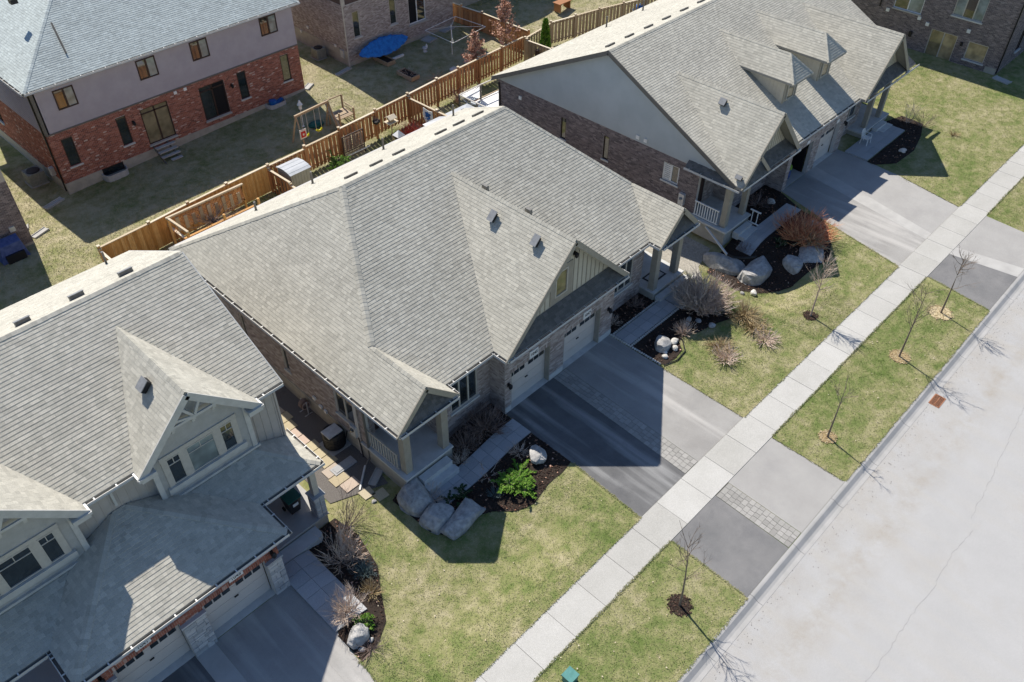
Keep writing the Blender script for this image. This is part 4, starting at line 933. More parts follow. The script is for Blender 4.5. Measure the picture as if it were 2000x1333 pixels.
# ------------------------------------------------------------------ red brick house behind
def red_house():
    h = thing('two_storey_house', (21.9, 56, -.9), 'red brick house with lilac-grey upper storey and pale roof, upper left behind the fence', 'house')
    y = 50.3; x0, x1 = 13.2, 30.9; yb = 62.0; ze = 5.75; s = .58
    R = Roof(h, 'shingle_cool', keep=300); a, b, c, d = x0 - .4, x1 + .45, y - .4, yb + .4; hr = (d - c) / 2
    ym = (c + d) / 2; zr = ze + s * hr
    R.plane(ze - s * c, 0, s, [(a, c), (b, c), (b, ym), (a + hr, ym)]) if False else R.plane(ze - s * c, 0, s, [(a, c), (b, c), (b - hr, ym), (a + hr, ym)])
    R.plane(ze - s * a, s, 0, [(a, c), (a + hr, ym), (a, d)]); R.plane(ze + s * b, -s, 0, [(b, c), (b, d), (b - hr, ym)]); R.plane(ze + s * d, 0, -s, [(a, d), (a + hr, ym), (b - hr, ym), (b, d)])
    R.cap((a, c, ze), (a + hr, ym, zr), (0, s), (s, 0), .14); R.cap((b, c, ze), (b - hr, ym, zr), (0, s), (-s, 0), .14); R.cap((a + hr, ym, zr), (b - hr, ym, zr), (0, s), (0, -s), .14)
    R.done()
    gutter(h, [(a, c, ze - .06), (b, c, ze - .06)], [(0, -1)]); gutter(h, [(a, c, ze - .06), (a, d, ze - .06)], [(-1, 0)])
    MB().box(a, b, c, d, ze - .2, ze - .16).build('soffit', 'soffit', h)
    up = [(14.4, 15.6, 4.0, 5.2), (19.55, 20.8, 4.06, 5.3), (23.17, 24.4, 4.1, 5.32), (28.31, 29.6, 4.14, 5.36)]
    lo = [(13.85, 14.54, .48, 2.3), (17.3, 17.95, .49, 2.35), (25.88, 26.54, .5, 2.4), (29.33, 30.0, .58, 2.44)]
    dr = [(18.9, 20.78, -.1, 2.33), (23.02, 24.88, 0.0, 2.33)]; well = [(15.5, 16.9, -.95, -.42)]
    wall(h, 'y', y, x0, x1, 2.78, ze - .1, up, 'lilac_stucco', 'upper_wall')
    wall(h, 'y', y, x0, x1, -1.6, 2.78, lo + dr + well, 'mortar_dark', 'lower_wall'); bricks(h, 'y', y, x0, x1, -.42, 2.76, lo + dr, 'brick_red')
    MB().box(x0 - .01, x1 + .01, y - .05, y - .001, 2.76, 2.84).build('trim_band', 'taupe_dark', h)
    for a_, b_, p, q in cells(x0, x1, -1.6, -.44, well): MB().box(a_, b_, y - .03, y - .001, p, q).build('foundation_wall', 'foundation', h)
    for w in up: window(h, 'y', y, *w, fm='brown_frame', gm=('glass', 'glass_pale'), rec=.02, fw=.07)
    for i, w in enumerate(lo): window(h, 'y', y, *w, split=(), fm='brown_frame', sill=.08, rec=.06)
    for i, w in enumerate(dr):
        d_ = window(h, 'y', y, *w, fm='brown_frame', gm=('glass_tan', 'glass_tan') if i == 0 else ('glass', 'dark'), name='patio_door', rec=.08, fw=.07)
        MB().box(w[0] + .05, w[1] - .05, y + .02, y + .06, w[3] - .38, w[3] - .3).build('transom_rail', 'brown_frame', d_)
        MB().box(w[0] - .05, w[1] + .05, y - .1, y + .02, w[2] - .12, w[2] - .02).build('door_sill', 'concrete', h)
    window(h, 'y', y, *well[0], split=(), fm='brown_frame', rec=.06)
    # left side
    sl_ = [(58.2, 59.2, .6, 2.5)]
    wall(h, 'x', x0, y, yb, 2.78, ze - .1, (), 'lilac_stucco', 'upper_wall'); wall(h, 'x', x0, y + .01, yb, -1.6, 2.78, sl_, 'mortar_dark', 'lower_wall'); bricks(h, 'x', x0, y + .02, yb, -.42, 2.76, sl_, 'brick_red')
    for z in np.arange(2.9, 5.6, .18): MB().box(x0 - .02, x0, y + .1, yb, z, z + .02).build('siding_line', 'lilac_stucco', h)
    MB().box(x0 - .03, x0 - .001, y - .02, yb, -1.6, -.44).build('foundation_wall', 'foundation', h)
    window(h, 'x', x0, *sl_[0], fm='brown_frame', sill=.08)
    MB().box(x0 - .05, x0 + .13, y - .05, y + .1, 2.84, ze - .1).build('corner_board', 'taupe_dark', h)
    downspout(h, [(x0 - .06, y + .25, ze - .2), (x0 - .06, y + .2, -1.0)], 'black')
    MB().box(x0, x1, yb - .2, yb, -1.6, ze).box(x1 - .2, x1, y + .22, yb, -1.6, ze).build('back_wall', 'brick_red', h)
    for x in (21.35, 22.05): MB().box(x, x + .2, y - .06, y - .012, 2.5, 2.7).build('vent_hood', 'white', h)
    for x, z in ((18.3, 1.75), (25.35, 1.75)): wall_lamp(h, x, y - .01, z)
    m = MB().box(x0 - .28, x0 - .03, 51.3, 51.6, -.2, .3).build('electric_meter', 'galv', h)
    MB().bar((16.6, 53.1, ze + s * (53.1 - c) + .12), (16.2, 51.2, ze + s * (51.2 - c) + .1), .09, .05).build('roof_strap', 'black', h)
    MB().box(15.35, 15.75, 54.7, 55.1, ze + s * (54.9 - c), ze + s * (54.9 - c) + .28).build('box_vent', 'black', h)
    return h
red_house()
def steps_red():
    t = thing('garden_steps', (19.6, 49.7, -1.0), 'grey open steps under the left patio door of the red brick house', 'steps')
    for i, (yy, z) in enumerate(((50.05, -.25), (49.75, -.45), (49.45, -.65), (49.15, -.86))): MB().box(19.0 + (.15 * i if i == 3 else 0), 20.35 - .05 * i, yy - .3, yy - .04, z - .06, z).build('tread', 'concrete', t)
    MB().bar((19.03, 50.2, -.25), (19.03, 48.9, -1.05), .05, .18).bar((20.0, 50.2, -.25), (20.0, 48.9, -1.05), .05, .18).build('stringer', 'taupe_dark', t)
steps_red()
def window_well(x0, x1, y, z, label, slide=False):
    mb = MB(); n = 10; P = []
    for i in range(n + 1):
        t = math.pi * i / n; P.append((x0 + (x1 - x0) * (1 - math.cos(t)) / 2, y - .62 * min(1, math.sin(t) * 1.5)))
    for a, b in zip(P, P[1:]): mb.bar((a[0], a[1], z + .02), (b[0], b[1], z + .02), .05, .55)
    w = tag(mb.build('window_well', 'galv'), label, 'window well', 'window wells of the red brick house')
    MB().prism([(a, b) for a, b in reversed(P)][::-1], z - .12, z - .1).build('gravel_floor', 'dark', w)
window_well(15.4, 16.95, 50.26, -.98, 'corrugated metal window well by the left corner of the red brick house')
window_well(27.5, 28.95, 50.26, -.7, 'corrugated metal window well holding blue plastic, near the right end of the red wall')
tb = tag(MB().box(27.7, 28.7, 49.72, 50.15, -.72, -.6).bar((27.8, 49.9, -.55), (28.2, 49.95, -.3), .3, .3).bar((28.2, 49.95, -.5), (28.75, 50.0, -.35), .25, .12).lathe((27.95, 49.95, -.6), [(.1, 0), (.24, .15), (.26, .4), (.2, .42)], 14).build('plastic_slide', 'blue_plastic'), 'bright blue plastic slide piece heaped in the window well', 'toy slide')
def ac_unit(x, y, z, label, m='ac', w=.8, covered=False):
    t = thing('air_conditioner', (x, y, z), label, 'air conditioner')
    MB().box(x - w / 2 - .05, x + w / 2 + .05, y - w / 2 - .05, y + w / 2 + .05, z, z + .08).build('pad', 'concrete', t)
    MB().box(x - w / 2, x + w / 2, y - w / 2, y + w / 2, z + .08, z + .85).build('casing', m, t)
    for k in range(7):
        MB().box(x - w / 2 - .012, x + w / 2 + .012, y - w / 2 - .012, y - w / 2, z + .15 + k * .095, z + .18 + k * .095).box(x - w / 2 - .012, x - w / 2, y - w / 2, y + w / 2, z + .15 + k * .095, z + .18 + k * .095).build('louvre', m, t)
    MB().lathe((x, y, z + .85), [(w * .42, 0), (w * .42, .03), (w * .36, .05)], 18).build('fan_guard', 'black', t)
    return t
ac_unit(12.4, 53.1, -1.2, 'square grey air conditioner with pale top at the left corner of the red brick house', w=1.0)
# ------------------------------------------------------------------ brown house, far house, leftmost house, back right house
def brown_house():
    h = thing('two_storey_house', (41, 56, -.7), 'grey-brown brick house at top centre with a blue tarp at its foot', 'house')
    x0, x1, y, yb = 35.55, 46.2, 51.0, 62
    hl = [(36.26, 36.9, 1.38, 3.3), (39.75, 40.4, 1.33, 3.3), (41.6, 43.3, .8, 3.3)]
    wall(h, 'y', y, x0, x1, -1.5, 3.95, hl, 'mortar'); bricks(h, 'y', y, x0, x1, -.3, 3.93, hl, 'brick_grey')
    MB().box(x0, x1, y, y + .2, 3.96, 6.3).build('upper_wall', 'brown_siding', h); MB().box(x0 - .02, x0 + .2, y - .03, y + .2, 3.96, 6.3).build('corner_board', 'frame_beige', h)
    MB().box(x0 - .02, x1, y - .03, y - .001, -1.5, -.32).box(x0 - .03, x0 - .001, y - .03, yb, -1.5, .5).build('foundation_wall', 'foundation', h)
    for w in hl[:2]: window(h, 'y', y, *w, split=(), fm='frame_beige', sill=.08)
    window(h, 'y', y, *hl[2], fm='white', name='patio_door', gm=('dark', 'glass')); MB().box(41.5, 43.4, y - .1, y, .66, .78).build('door_sill', 'concrete', h)
    s2 = [(58.3, 59.6, 1.6, 3.1), (52.9, 53.9, -.55, .0)]
    wall(h, 'x', x0, y + .2, yb, -1.5, 3.95, s2, 'mortar'); bricks(h, 'x', x0, y + .02, yb, .52, 3.93, s2, 'brick_grey'); MB().box(x0, x0 + .2, y + .2, yb, 3.96, 6.3).build('upper_wall', 'brown_siding', h)
    window(h, 'x', x0, *s2[0], fm='frame_beige', sill=.08); window(h, 'x', x0 - .02, *s2[1], fm='white', rec=.05)
    downspout(h, [(x0 - .06, y - .02, 6), (x0 - .06, y - .02, -.7), (x0 - .25, y - .3, -.85)], 'frame_beige')
    P = Roof(h, 'shingle', keep=0); P.plane(6.3 - .58 * 50.6, 0, .58, [(x0 - .4, 50.6), (x1 + .4, 50.6), (x1 - 5.7, 56.5), (x0 + 5.5, 56.5)]); P.plane(6.3 - .58 * 35.15, .58, 0, [(35.15, 50.6), (41, 56.5), (35.15, 62.4)]); P.done()
    MB().box(x0 - .12, x0 - .03, 51.5, 51.9, -.1, .5).build('electric_meter', 'galv', h)
    for yy, zz in ((52.4, .5), (55.8, .9), (56.8, .3)): MB().box(x0 - .09, x0 - .02, yy, yy + .2, zz, zz + .18).build('vent_hood', 'white', h)
brown_house()
ac_unit(34.85, 53.9, -.65, 'dark air conditioner against the side wall of the brown brick house')
def far_house():
    h = thing('two_storey_house', (52, 58, -.5), 'brown brick house corner at the top edge behind the cross fence', 'house')
    hl = [(49.0, 50.4, .6, 2.2)]
    wall(h, 'y', 53.2, 47.6, 58, -1.4, 6, hl, 'mortar'); bricks(h, 'y', 53.2, 47.6, 58, .3, 2.8, hl, 'brick_grey'); MB().box(47.6, 58, 53.17, 53.2, -1.4, .28).build('foundation_wall', 'foundation', h)
    window(h, 'y', 53.2, *hl[0], fm='white', name='patio_door'); MB().box(47.6, 47.8, 53.4, 62, -1.4, 6).build('wall', 'brick_grey', h)
    MB().box(47.2, 58.4, 52.8, 62, 6, 6.2).build('roof', 'shingle', h)
far_house()
window_well(52.3, 54.0, 53.15, -.55, 'metal window well beside the far brown house at the top edge')
def leftmost_house():
    h = thing('two_storey_house', (5, 51, -1.1), 'dark purple-brown brick house corner cut by the left edge of the photo', 'house')
    x1 = 9.45; y = 46.65
    hl = []
    wall(h, 'y', y, 0, x1, -1.6, 3.1, hl, 'mortar_dark'); bricks(h, 'y', y, 3.5, x1, -.85, 3.1, hl, 'brick_dark')
    MB().box(0, x1 + .01, y - .02, y, -1.6, -.88).build('foundation_wall', 'foundation', h)
    MB().box(0, x1, y + .22, 56.5, -1.6, 3.1).build('lower_wall', 'brick_dark', h); MB().box(0, x1, y, 56.5, 3.1, 5.9).build('upper_wall', 'taupe_siding', h)
    P = Roof(h, 'shingle_cool', keep=0); P.plane(5.9 - .5 * 46.2, 0, .5, [(-.5, 46.2), (x1 + .4, 46.2), (x1 + .4, 51.5), (-.5, 51.5)]); P.plane(5.9 + .5 * 56.9, 0, -.5, [(-.5, 51.5), (x1 + .4, 51.5), (x1 + .4, 56.9), (-.5, 56.9)]); P.done()
    MB().box(8.55, 8.85, y - .08, y - .01, .2, .5).build('hose_bib_box', 'galv', h)
leftmost_house()
def back_right_house():
    h = thing('two_storey_house', (72, 20, 0), 'tall brown brick house side wall at the top right with dry-grass reflections painted into its windows', 'house')
    x = 66.9; y0, y1 = 15.25, 30
    hl = [(21.75, 23.9, 2.62, 4.2), (17.4, 19.55, 3.25, 5.3), (18.6, 20.6, -.15, 1.9), (16.3, 17.75, .5, 1.8)]
    wall(h, 'x', x, y0, y1, -.8, 9.5, hl, 'mortar_dark'); bricks(h, 'x', x, y0, y1, -.1, 9.4, hl, 'brick_dark', L_=.24, H=.08)
    bricks(h, 'x', x - .001, y0, y0 + .01, 0, .1, (), 'brick_dark') if False else None
    MB().box(x - .03, x - .001, y0, y1, -.8, -.12).box(x - .035, x - .031, y0, y0 + .8, -.8, .45).build('foundation_wall', 'foundation', h)
    window(h, 'x', x, *hl[0], split=(.5,), fm='white', gm=('glass_pale', 'glass'), sill=.1, sillm='concrete'); window(h, 'x', x, *hl[1], split=(.33, .67), fm='frame_beige', gm=('glass_pale', 'glass', 'glass_pale'), sill=.1)
    window(h, 'x', x, *hl[2], fm='frame_beige', gm=('glass_wheat', 'glass_tan'), name='patio_door', sill=.1); window(h, 'x', x, *hl[3], split=(), fm='frame_beige', gm='glass_wheat', sill=.1)
    wall(h, 'y', y0, x + .0, x + 12, -.8, 9.5, [(x + 3, x + 4, .8, 2.4)], 'mortar_dark'); bricks(h, 'y', y0 - .001, x + .02, x + 12, 0, 7, [(x + 3, x + 4, .8, 2.4)], 'brick_dark'); window(h, 'y', y0, x + 3, x + 4, .8, 2.4, fm='brown_frame', sill=.1)
    MB().box(x - .5, x + 12.5, y0 - .5, y1 + .5, 9.5, 9.8).build('roof', 'shingle', h)
    downspout(h, [(x + .1, y0 - .06, 9), (x + .1, y0 - .06, .1)], 'black')
    downspout(h, [(x - .05, 24.9, 9), (x - .05, 24.9, 2.4)], 'black')
    for yy, zz in ((24.1, 2.2), (16.7 + 1.2, 2.35), (20.9, 2.0), (21.6, 2.25)): MB().box(x - .09, x - .011, yy, yy + .25, zz, zz + .25).build('vent_hood', 'white', h)
    MB().box(x - .16, x - .012, 18.1, 18.25, 1.35, 1.6).box(x - .16, x - .012, 21.9, 22.1, .9, 1.3).build('wall_lamp', 'black', h)
back_right_house()

# ------------------------------------------------------------------ fences
def plank_mesh(w, t, hgt, m, nm): return mesh_of(MB().box(-w / 2, w / 2, -t / 2, t / 2, 0, hgt), nm, m)
def fence(name_label, pts, zt, wood, gap=.145, step=.0, hgt=1.75, alt=True, post_every=2.4, zfun=gz, group=None, capw=.14, capm='cap', lat=0):
    """pts: list of plan points; zt: top height per point"""
    p0 = pts[0]; t = thing('wooden_fence', (p0[0], p0[1], gz(*p0)), name_label, 'fence', group)
    bm = plank_mesh(.14 if alt else .128, .02, 1.0, wood, 'board')
    for (a, za), (b, zb) in zip(zip(pts, zt), list(zip(pts, zt))[1:]):
        d = Vector((b[0] - a[0], b[1] - a[1], 0)); Ln = d.length; d.normalize(); nrm = Vector((-d.y, d.x, 0)); rz = math.atan2(d.y, d.x)
        k = max(1, round(Ln / post_every))
        for i in range(k):
            s0 = Ln * i / k; s1 = Ln * (i + 1) / k; z1 = za + (zb - za) * (i + .5) / k; z1 = round(z1 / .06) * .06
            A = Vector((a[0], a[1], 0)) + d * s0; Bp = Vector((a[0], a[1], 0)) + d * s1; g_ = gz(*((A + Bp) / 2)[:2])
            MB().cbox((A.x, A.y, (z1 + .1 + g_) / 2), (.13, .13, z1 + .1 - g_), rz).build('post', wood, t)
            MB().cbox((A.x, A.y, z1 + .12), (.17, .17, .05), rz).build('post_cap', capm, t)
            mid = (A + Bp) / 2
            MB().bar((A.x, A.y, z1), (Bp.x, Bp.y, z1), capw, .04).build('cap_rail', capm, t)
            for zz in (z1 - .16, z1 - hgt + .25): MB().bar((A.x, A.y, zz), (Bp.x, Bp.y, zz), .05, .09).build('rail', wood, t)
            n = max(1, int((s1 - s0) / gap)); hh = z1 - .03 - max(g_ + .04, z1 - hgt)
            for j in range(n):
                c = A + d * ((j + .5) * (s1 - s0) / n) + nrm * ((.035 if j % 2 else -.035) if alt else -.02 + random.uniform(-.003, .003))
                shared('board', bm, (c.x, c.y, z1 - .03 - hh), t, rz + random.uniform(-.01, .01), (random.uniform(.95, 1.05), 1, hh * random.uniform(.993, 1.0)))
    return t
fence('honey-coloured solid board fence at the left, behind the left and centre houses', [(11.0, 40.75), (13.95, 40.9), (16.45, 41.1), (19.05, 41.25), (21.9, 41.35)], [.9] * 5, 'honey', gap=.13, alt=False, post_every=3.0, hgt=1.8)
fence('brown picket fence with pale cap running behind the centre house', [(21.95, 41.35), (24.67, 41.4), (27.41, 41.5), (30.49, 41.65), (33.4, 41.82)], [.82, .9, 1.0, 1.1, 1.15], 'cedar', gap=.15)
fence('brown picket fence with pale cap running behind the upper right house', [(33.45, 41.82), (36.3, 42.05), (40.6, 42.25), (45.5, 42.5)], [1.1, 1.15, 1.2, 1.2], 'cedar', gap=.15)
fence('short dividing fence with a blue and white emblem hung on it', [(33.42, 41.7), (33.55, 36.2)], [.95, .95], 'cedar', gap=.15)
fence('short weathered dividing fence beside the narrow green cedar', [(45.8, 42.4), (46.1, 37.5)], [.9, .9], 'weathered', gap=.15)
fence('weathered grey-brown fence running off the top edge of the photo', [(45.85, 42.6), (49.3, 43.1), (54.0, 42.1), (61.0, 40.2)], [.95, 1.0, 1.0, 1.0], 'weathered', gap=.17)
fence('reddish cross fence between the two backyards at top centre', [(47.1, 43.4), (47.05, 48.5), (46.6, 52.8)], [.9, .9, 1.0], 'cedar', gap=.15, alt=False)
fence('short return fence at the far left end of the honey board fence', [(11.0, 40.7), (11.05, 36.5)], [.75, .75], 'honey', gap=.13, alt=False)
fence('slatted brown fence dropping from the grey garden shed', [(21.9, 41.25), (22.0, 37.0)], [.75, .4], 'cedar', gap=.17)
fence('small slatted brown fence under the left end of the pergola', [(15.0, 41.0), (15.05, 37.5)], [.3, .1], 'cedar', gap=.17)

# ------------------------------------------------------------------ plants
def twigs(name, m, c, n, h, spread, parent=None, r=.012, forks=3, droop=.0, kind=None, seed=0, sweep=(0, 0), flat=1.0, base=.1, sides=3):
    rd = random.Random(seed * 31 + n); mb = MB()
    for i in range(n):
        a = rd.uniform(0, 2 * math.pi); q = math.sqrt(rd.random()); x = c[0] + math.cos(a) * base * q; y = c[1] + math.sin(a) * base * q
        ex = math.cos(a) * spread * q + sweep[0]; ey = math.sin(a) * spread * q + sweep[1]; hh = h * rd.uniform(.6, 1.05) * (1 - .35 * q * q) * flat
        pts = []; J = .05 * spread + .02
        for k in range(5):
            t = k / 4; pts.append(Vector((x + ex * t ** .9 + rd.uniform(-J, J) * t, y + ey * t ** .9 + rd.uniform(-J, J) * t, c[2] + hh * (t - droop * t * t))))
        mb.tube(pts, [r, r * .85, r * .65, r * .45, r * .2], sides, cap=False)
        for k in range(forks):
            j = rd.randint(1, 3); p = pts[j].lerp(pts[j + 1], rd.random()); L_ = h * rd.uniform(.2, .45)
            d = (pts[j + 1] - pts[j]).normalized() + Vector((rd.uniform(-.8, .8), rd.uniform(-.8, .8), rd.uniform(-.2, .6)))
            d.normalize(); mid = p + d * L_ * .5 + Vector((rd.uniform(-.03, .03),) * 3); mb.tube([p, mid, p + d * L_ + Vector((0, 0, .05 * L_))], [r * .5, r * .38, r * .15], 3, cap=False)
    return mb.build(name, m, parent, kind)
def shrub(label, m, c, n, h, spread, cat='shrub', name='shrub', group=None, **k):
    c = (c[0], c[1], gz(c[0], c[1])) if len(c) == 2 else c
    return tag(twigs(name, m, c, n, h, spread, **k), label, cat, group)
def leaves(mb, c, R, n, size, rd, shape='ell'):
    for i in range(n):
        while True:
            p = Vector((rd.uniform(-1, 1), rd.uniform(-1, 1), rd.uniform(-1, 1)))
            if .25 < p.length < 1: break
        p = Vector((c[0] + p.x * R[0], c[1] + p.y * R[1], c[2] + p.z * R[2]))
        d = Vector((rd.uniform(-1, 1), rd.uniform(-1, 1), rd.uniform(-.6, .9))).normalized(); e = d.cross(Vector((rd.uniform(-1, 1), rd.uniform(-1, 1), 1))).normalized()
        s = size * rd.uniform(.6, 1.3); mb.poly([p - e * s * .35, p + d * s * .5 - e * s * .1, p + d * s, p + e * s * .35])
def juniper(label, c, R, n, m='leaf_bright', h=.5, seed=1, droop=.35):
    """spreading evergreen: fans of short sprays on low arching branches"""
    z = gz(c[0], c[1]) if len(c) == 2 else c[2]; c = (c[0], c[1], z); t = thing('evergreen_shrub', c, label, 'shrub'); rd = random.Random(seed)
    mb = MB(); lf = MB(); C0 = c; subs = [(0, 0, .6, 1.0)] + [(math.cos(q * 1.9 + seed) * R * rd.uniform(.3, .6), math.sin(q * 1.9 + seed) * R * rd.uniform(.3, .6), rd.uniform(.35, .62), rd.uniform(.5, 1.15)) for q in range(5)]
    for (sx, sy, sr, sh_) in subs:
      c = (C0[0] + sx, C0[1] + sy, C0[2])
      for i in range(max(5, int(n / 4))):
        a = rd.uniform(0, 6.283); L_ = R * sr * rd.uniform(.5, 1.15); hh = h * sh_ * rd.uniform(.4, 1.2); pts = []; dd = droop * rd.uniform(.2, 1.2)
        for k in range(6):
            t_ = k / 5; pts.append(Vector((c[0] + math.cos(a) * L_ * t_, c[1] + math.sin(a) * L_ * t_, c[2] + .06 + hh * (t_ * 1.6 - t_ * t_ * (1.0 + dd)))))
        mb.tube(pts, [.02, .016, .012, .01, .008, .004], 4)
        for k in range(1, 6):
            for j in range(8):
                p = pts[k - 1].lerp(pts[k], rd.random()); s = 1 if j % 2 else -1
                d = Vector((math.cos(a + s * rd.uniform(.2, 1.3)), math.sin(a + s * rd.uniform(.2, 1.3)), rd.uniform(-.1, .7))).normalized(); e = d.cross(Vector((0, 0, 1))).normalized(); q = rd.uniform(.07, .16) * (1.1 - .4 * k / 5) * max(.6, R)
                lf.poly([p - e * q * .14, p + d * q * .55 - e * q * .2, p + d * q, p + d * q * .55 + e * q * .2, p + e * q * .14])
                u_2 = Vector((0, 0, 1)); lf.poly([p, p + d * q * .5 + u_2 * q * .18, p + d * q * .95, p + d * q * .5 - u_2 * q * .1])
    mb.build('stems', 'bark', t); lf.build('sprays', m, t, kind='stuff'); return t
juniper('bright yellow-green spreading evergreen at the corner of the dark bed by the centre lawn', (15.85, 14.75), 1.05, 70, 'leaf_bright', .6, 3)
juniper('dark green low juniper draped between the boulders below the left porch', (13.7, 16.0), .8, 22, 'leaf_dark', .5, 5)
juniper('bright green leafy evergreen beside the striped boulder by the left driveway', (7.45, 14.2), .5, 30, 'leaf_bright', .8, 7)
juniper('small bright green evergreen right of the big pale twiggy bush', (30.9, 14.35), .38, 20, 'leaf_bright', .6, 9)
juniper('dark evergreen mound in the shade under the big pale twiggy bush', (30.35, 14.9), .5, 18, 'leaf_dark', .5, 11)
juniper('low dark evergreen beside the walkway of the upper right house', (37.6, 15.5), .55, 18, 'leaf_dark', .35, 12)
shrub('small blue-grey grass tuft alone in the black mulch', 'leaf_blue', (14.85, 15.1), 90, .35, .3, 'plant', 'grass_tuft', r=.012, forks=0)
# bare shrubs
shrub('dense dark bare shrub against the window wall of the centre house', 'twig_dark', (16.9, 17.75), 150, 1.0, .85, seed=1, forks=5, r=.016, base=.3)
shrub('dark bare shrub under the left end of the front window, next to the porch', 'twig_dark', (15.7, 17.8), 80, .8, .6, seed=2, forks=5, r=.015, base=.2)
shrub('small pale bare shrub at the right edge of the left porch steps', 'twig_pale', (15.05, 17.35), 34, .6, .4, seed=3, forks=4)
shrub('brown dried shrub between porch foundation and slab step', 'twig_pale', (12.95, 16.85), 46, .65, .5, seed=4, forks=4)
shrub('thin pale branches sprawling across the tiles and black mulch', 'twig_pale', (15.3, 15.95), 10, .5, .6, seed=5, forks=5, r=.016)
shrub('low silvery shrub beside the walkway end near the driveway', 'twig_pale', (16.95, 15.75), 40, .35, .45, seed=6, forks=4)
shrub('big pale dome of bare twigs beside the right walkway', 'twig_pale', (30.3, 15.75), 420, 1.35, 1.3, seed=7, forks=5, r=.02, base=.35)
shrub('fan-shaped brown dried grass clump beside the right walkway', 'twig_pale', (28.0, 15.1), 90, .7, .55, seed=8, forks=1, r=.014)
shrub('dark shrub against the brick under the right front window', 'twig_dark', (27.9, 18.1), 40, .7, .5, seed=9, forks=4)
shrub('low tan shrub below the right front window near the driveway', 'twig_pale', (26.1, 18.05), 30, .4, .4, seed=10, forks=3)
for i, (x, y, n, hh, sp, m, lb) in enumerate([
    (31.15, 13.7, 150, .75, .85, 'straw', 'golden dry grass clump next to the small green evergreen on the lawn'),
    (30.75, 12.85, 120, .55, .75, 'straw', 'tan collapsed dry grass clump in the middle of the lawn row'),
    (30.3, 12.0, 90, .5, .6, 'twig_pale', 'greyish twiggy clump at the street end of the dry grass row'),
    (28.4, 13.2, 110, .4, .7, 'straw', 'low flattened straw clump nearest the driveway lawn'),
    (27.85, 12.6, 90, .65, .55, 'twig_pale', 'brown twiggy clump standing alone closest to the driveway')]):
    shrub(lb, m, (x, y), n, hh, sp, 'grass clump', 'dry_grass_clump', seed=20 + i, forks=3, r=.017, droop=.3, base=.25)
shrub('large red-brown twiggy bush behind the boulders of the right bed', 'twig_orange', (39.1, 14.9), 300, 1.2, 1.35, seed=30, forks=4, r=.02, base=.5)
shrub('dark reddish bare bush near the end of the right walkway', 'twig_red', (39.2, 16.0), 60, .9, .7, seed=31, forks=4, r=.01)
tag(twigs('dead_branch_pile', 'straw', (38.8, 14.4, .2), 46, 1.0, 1.1, r=.04, forks=3, droop=.6, seed=32, sides=5), 'sun-bleached pale branches sprawling over the orange bush', 'branches')
shrub('dark low shrub beside the steps of the upper right house', 'twig_dark', (36.3, 16.9), 40, .5, .45, seed=33, forks=3)
shrub('dark leafless shrub under the window left of the open garage', 'twig_dark', (40.2, 18.6), 60, .6, .9, seed=34, forks=4)
shrub('thin upright bare shrub beyond the patio of the upper right house', 'twig_pale', (55.6, 16.6), 14, 1.5, .55, seed=35, forks=6)
shrub('spreading bare shrub beside the shadow edge beyond the patio', 'twig_dark', (55.9, 15.7), 22, 1.1, .75, seed=36, forks=6)
shrub('small orange-brown grass tuft alone on the upper right lawn', 'straw', (56.2, 13.7), 60, .35, .4, 'grass clump', 'dry_grass_clump', seed=37, forks=0)
shrub('red-stemmed bush against the fence under the blue and white emblem', 'twig_red', (32.2, 40.2), 90, 1.1, .9, seed=38, forks=4)
shrub('dry leafy vine tangle in the fence corner beside the glass-sided deck', 'leaf_brown', (38.0, 41.0), 80, 1.0, 1.0, seed=39, forks=5, r=.03)
shrub('pale bare shrub standing by the front of the left house', 'twig_pale', (8.55, 17.1), 34, 1.5, .85, seed=40, forks=6, r=.017)
shrub('wispy tall brown shrub beside the stone porch pier', 'twig_dark', (9.6, 18.2), 22, 1.5, .9, seed=41, forks=6, sweep=(.3, 0))
shrub('round blue-grey bare shrub in the middle of the dark bed', 'leaf_blue', (8.85, 16.1), 90, .6, .5, seed=42, forks=3)
shrub('yellowish dry shrub at the lawn edge of the left bed', 'straw', (8.5, 15.2), 60, .55, .5, seed=43, forks=3)
shrub('dense pale tangle of bare twigs beside the left walkway', 'twig_pale', (7.25, 15.0), 70, 1.0, .75, seed=44, forks=6, r=.015)
shrub('low dark branching shrub at the corner of lawn and left driveway', 'twig_dark', (7.0, 13.3), 26, .35, .75, seed=45, forks=6, r=.012)
shrub('bare purplish shrub leaning over the dark bed toward the tall wispy one', 'twig_pale', (8.9, 16.9), 30, 1.0, .7, seed=46, forks=6, r=.014)
# evergreen and leafy plants at the back
def cedar(label, x, y, h, r, m='leaf_dark', n=1500, seed=0, name='cedar_tree'):
    z = gz(x, y); t = thing(name, (x, y, z), label, 'tree'); rd = random.Random(seed)
    MB().tube([(x, y, z), (x, y, z + h * .8)], [.06, .02], 6).build('trunk', 'bark', t); lf = MB()
    for i in range(n):
        q = rd.random() ** .8; zz = z + .15 + q * h; rr = r * (1 - q) ** .55 * rd.uniform(.55, 1.1); a = rd.uniform(0, 6.283); p = Vector((x + math.cos(a) * rr, y + math.sin(a) * rr, zz))
        d = Vector((math.cos(a) * .6, math.sin(a) * .6, rd.uniform(.2, 1.2))).normalized(); e = d.cross(Vector((rd.uniform(-1, 1), rd.uniform(-1, 1), .3))).normalized(); s = rd.uniform(.1, .22)
        lf.poly([p - e * s * .3, p + d * s, p + e * s * .3])
    lf.build('crown', m, t, kind='stuff'); return t
cedar('narrow dark green columnar cedar beside the weathered dividing fence', 47.0, 41.6, 3.1, .45, 'leaf_bright', 2600, 1)
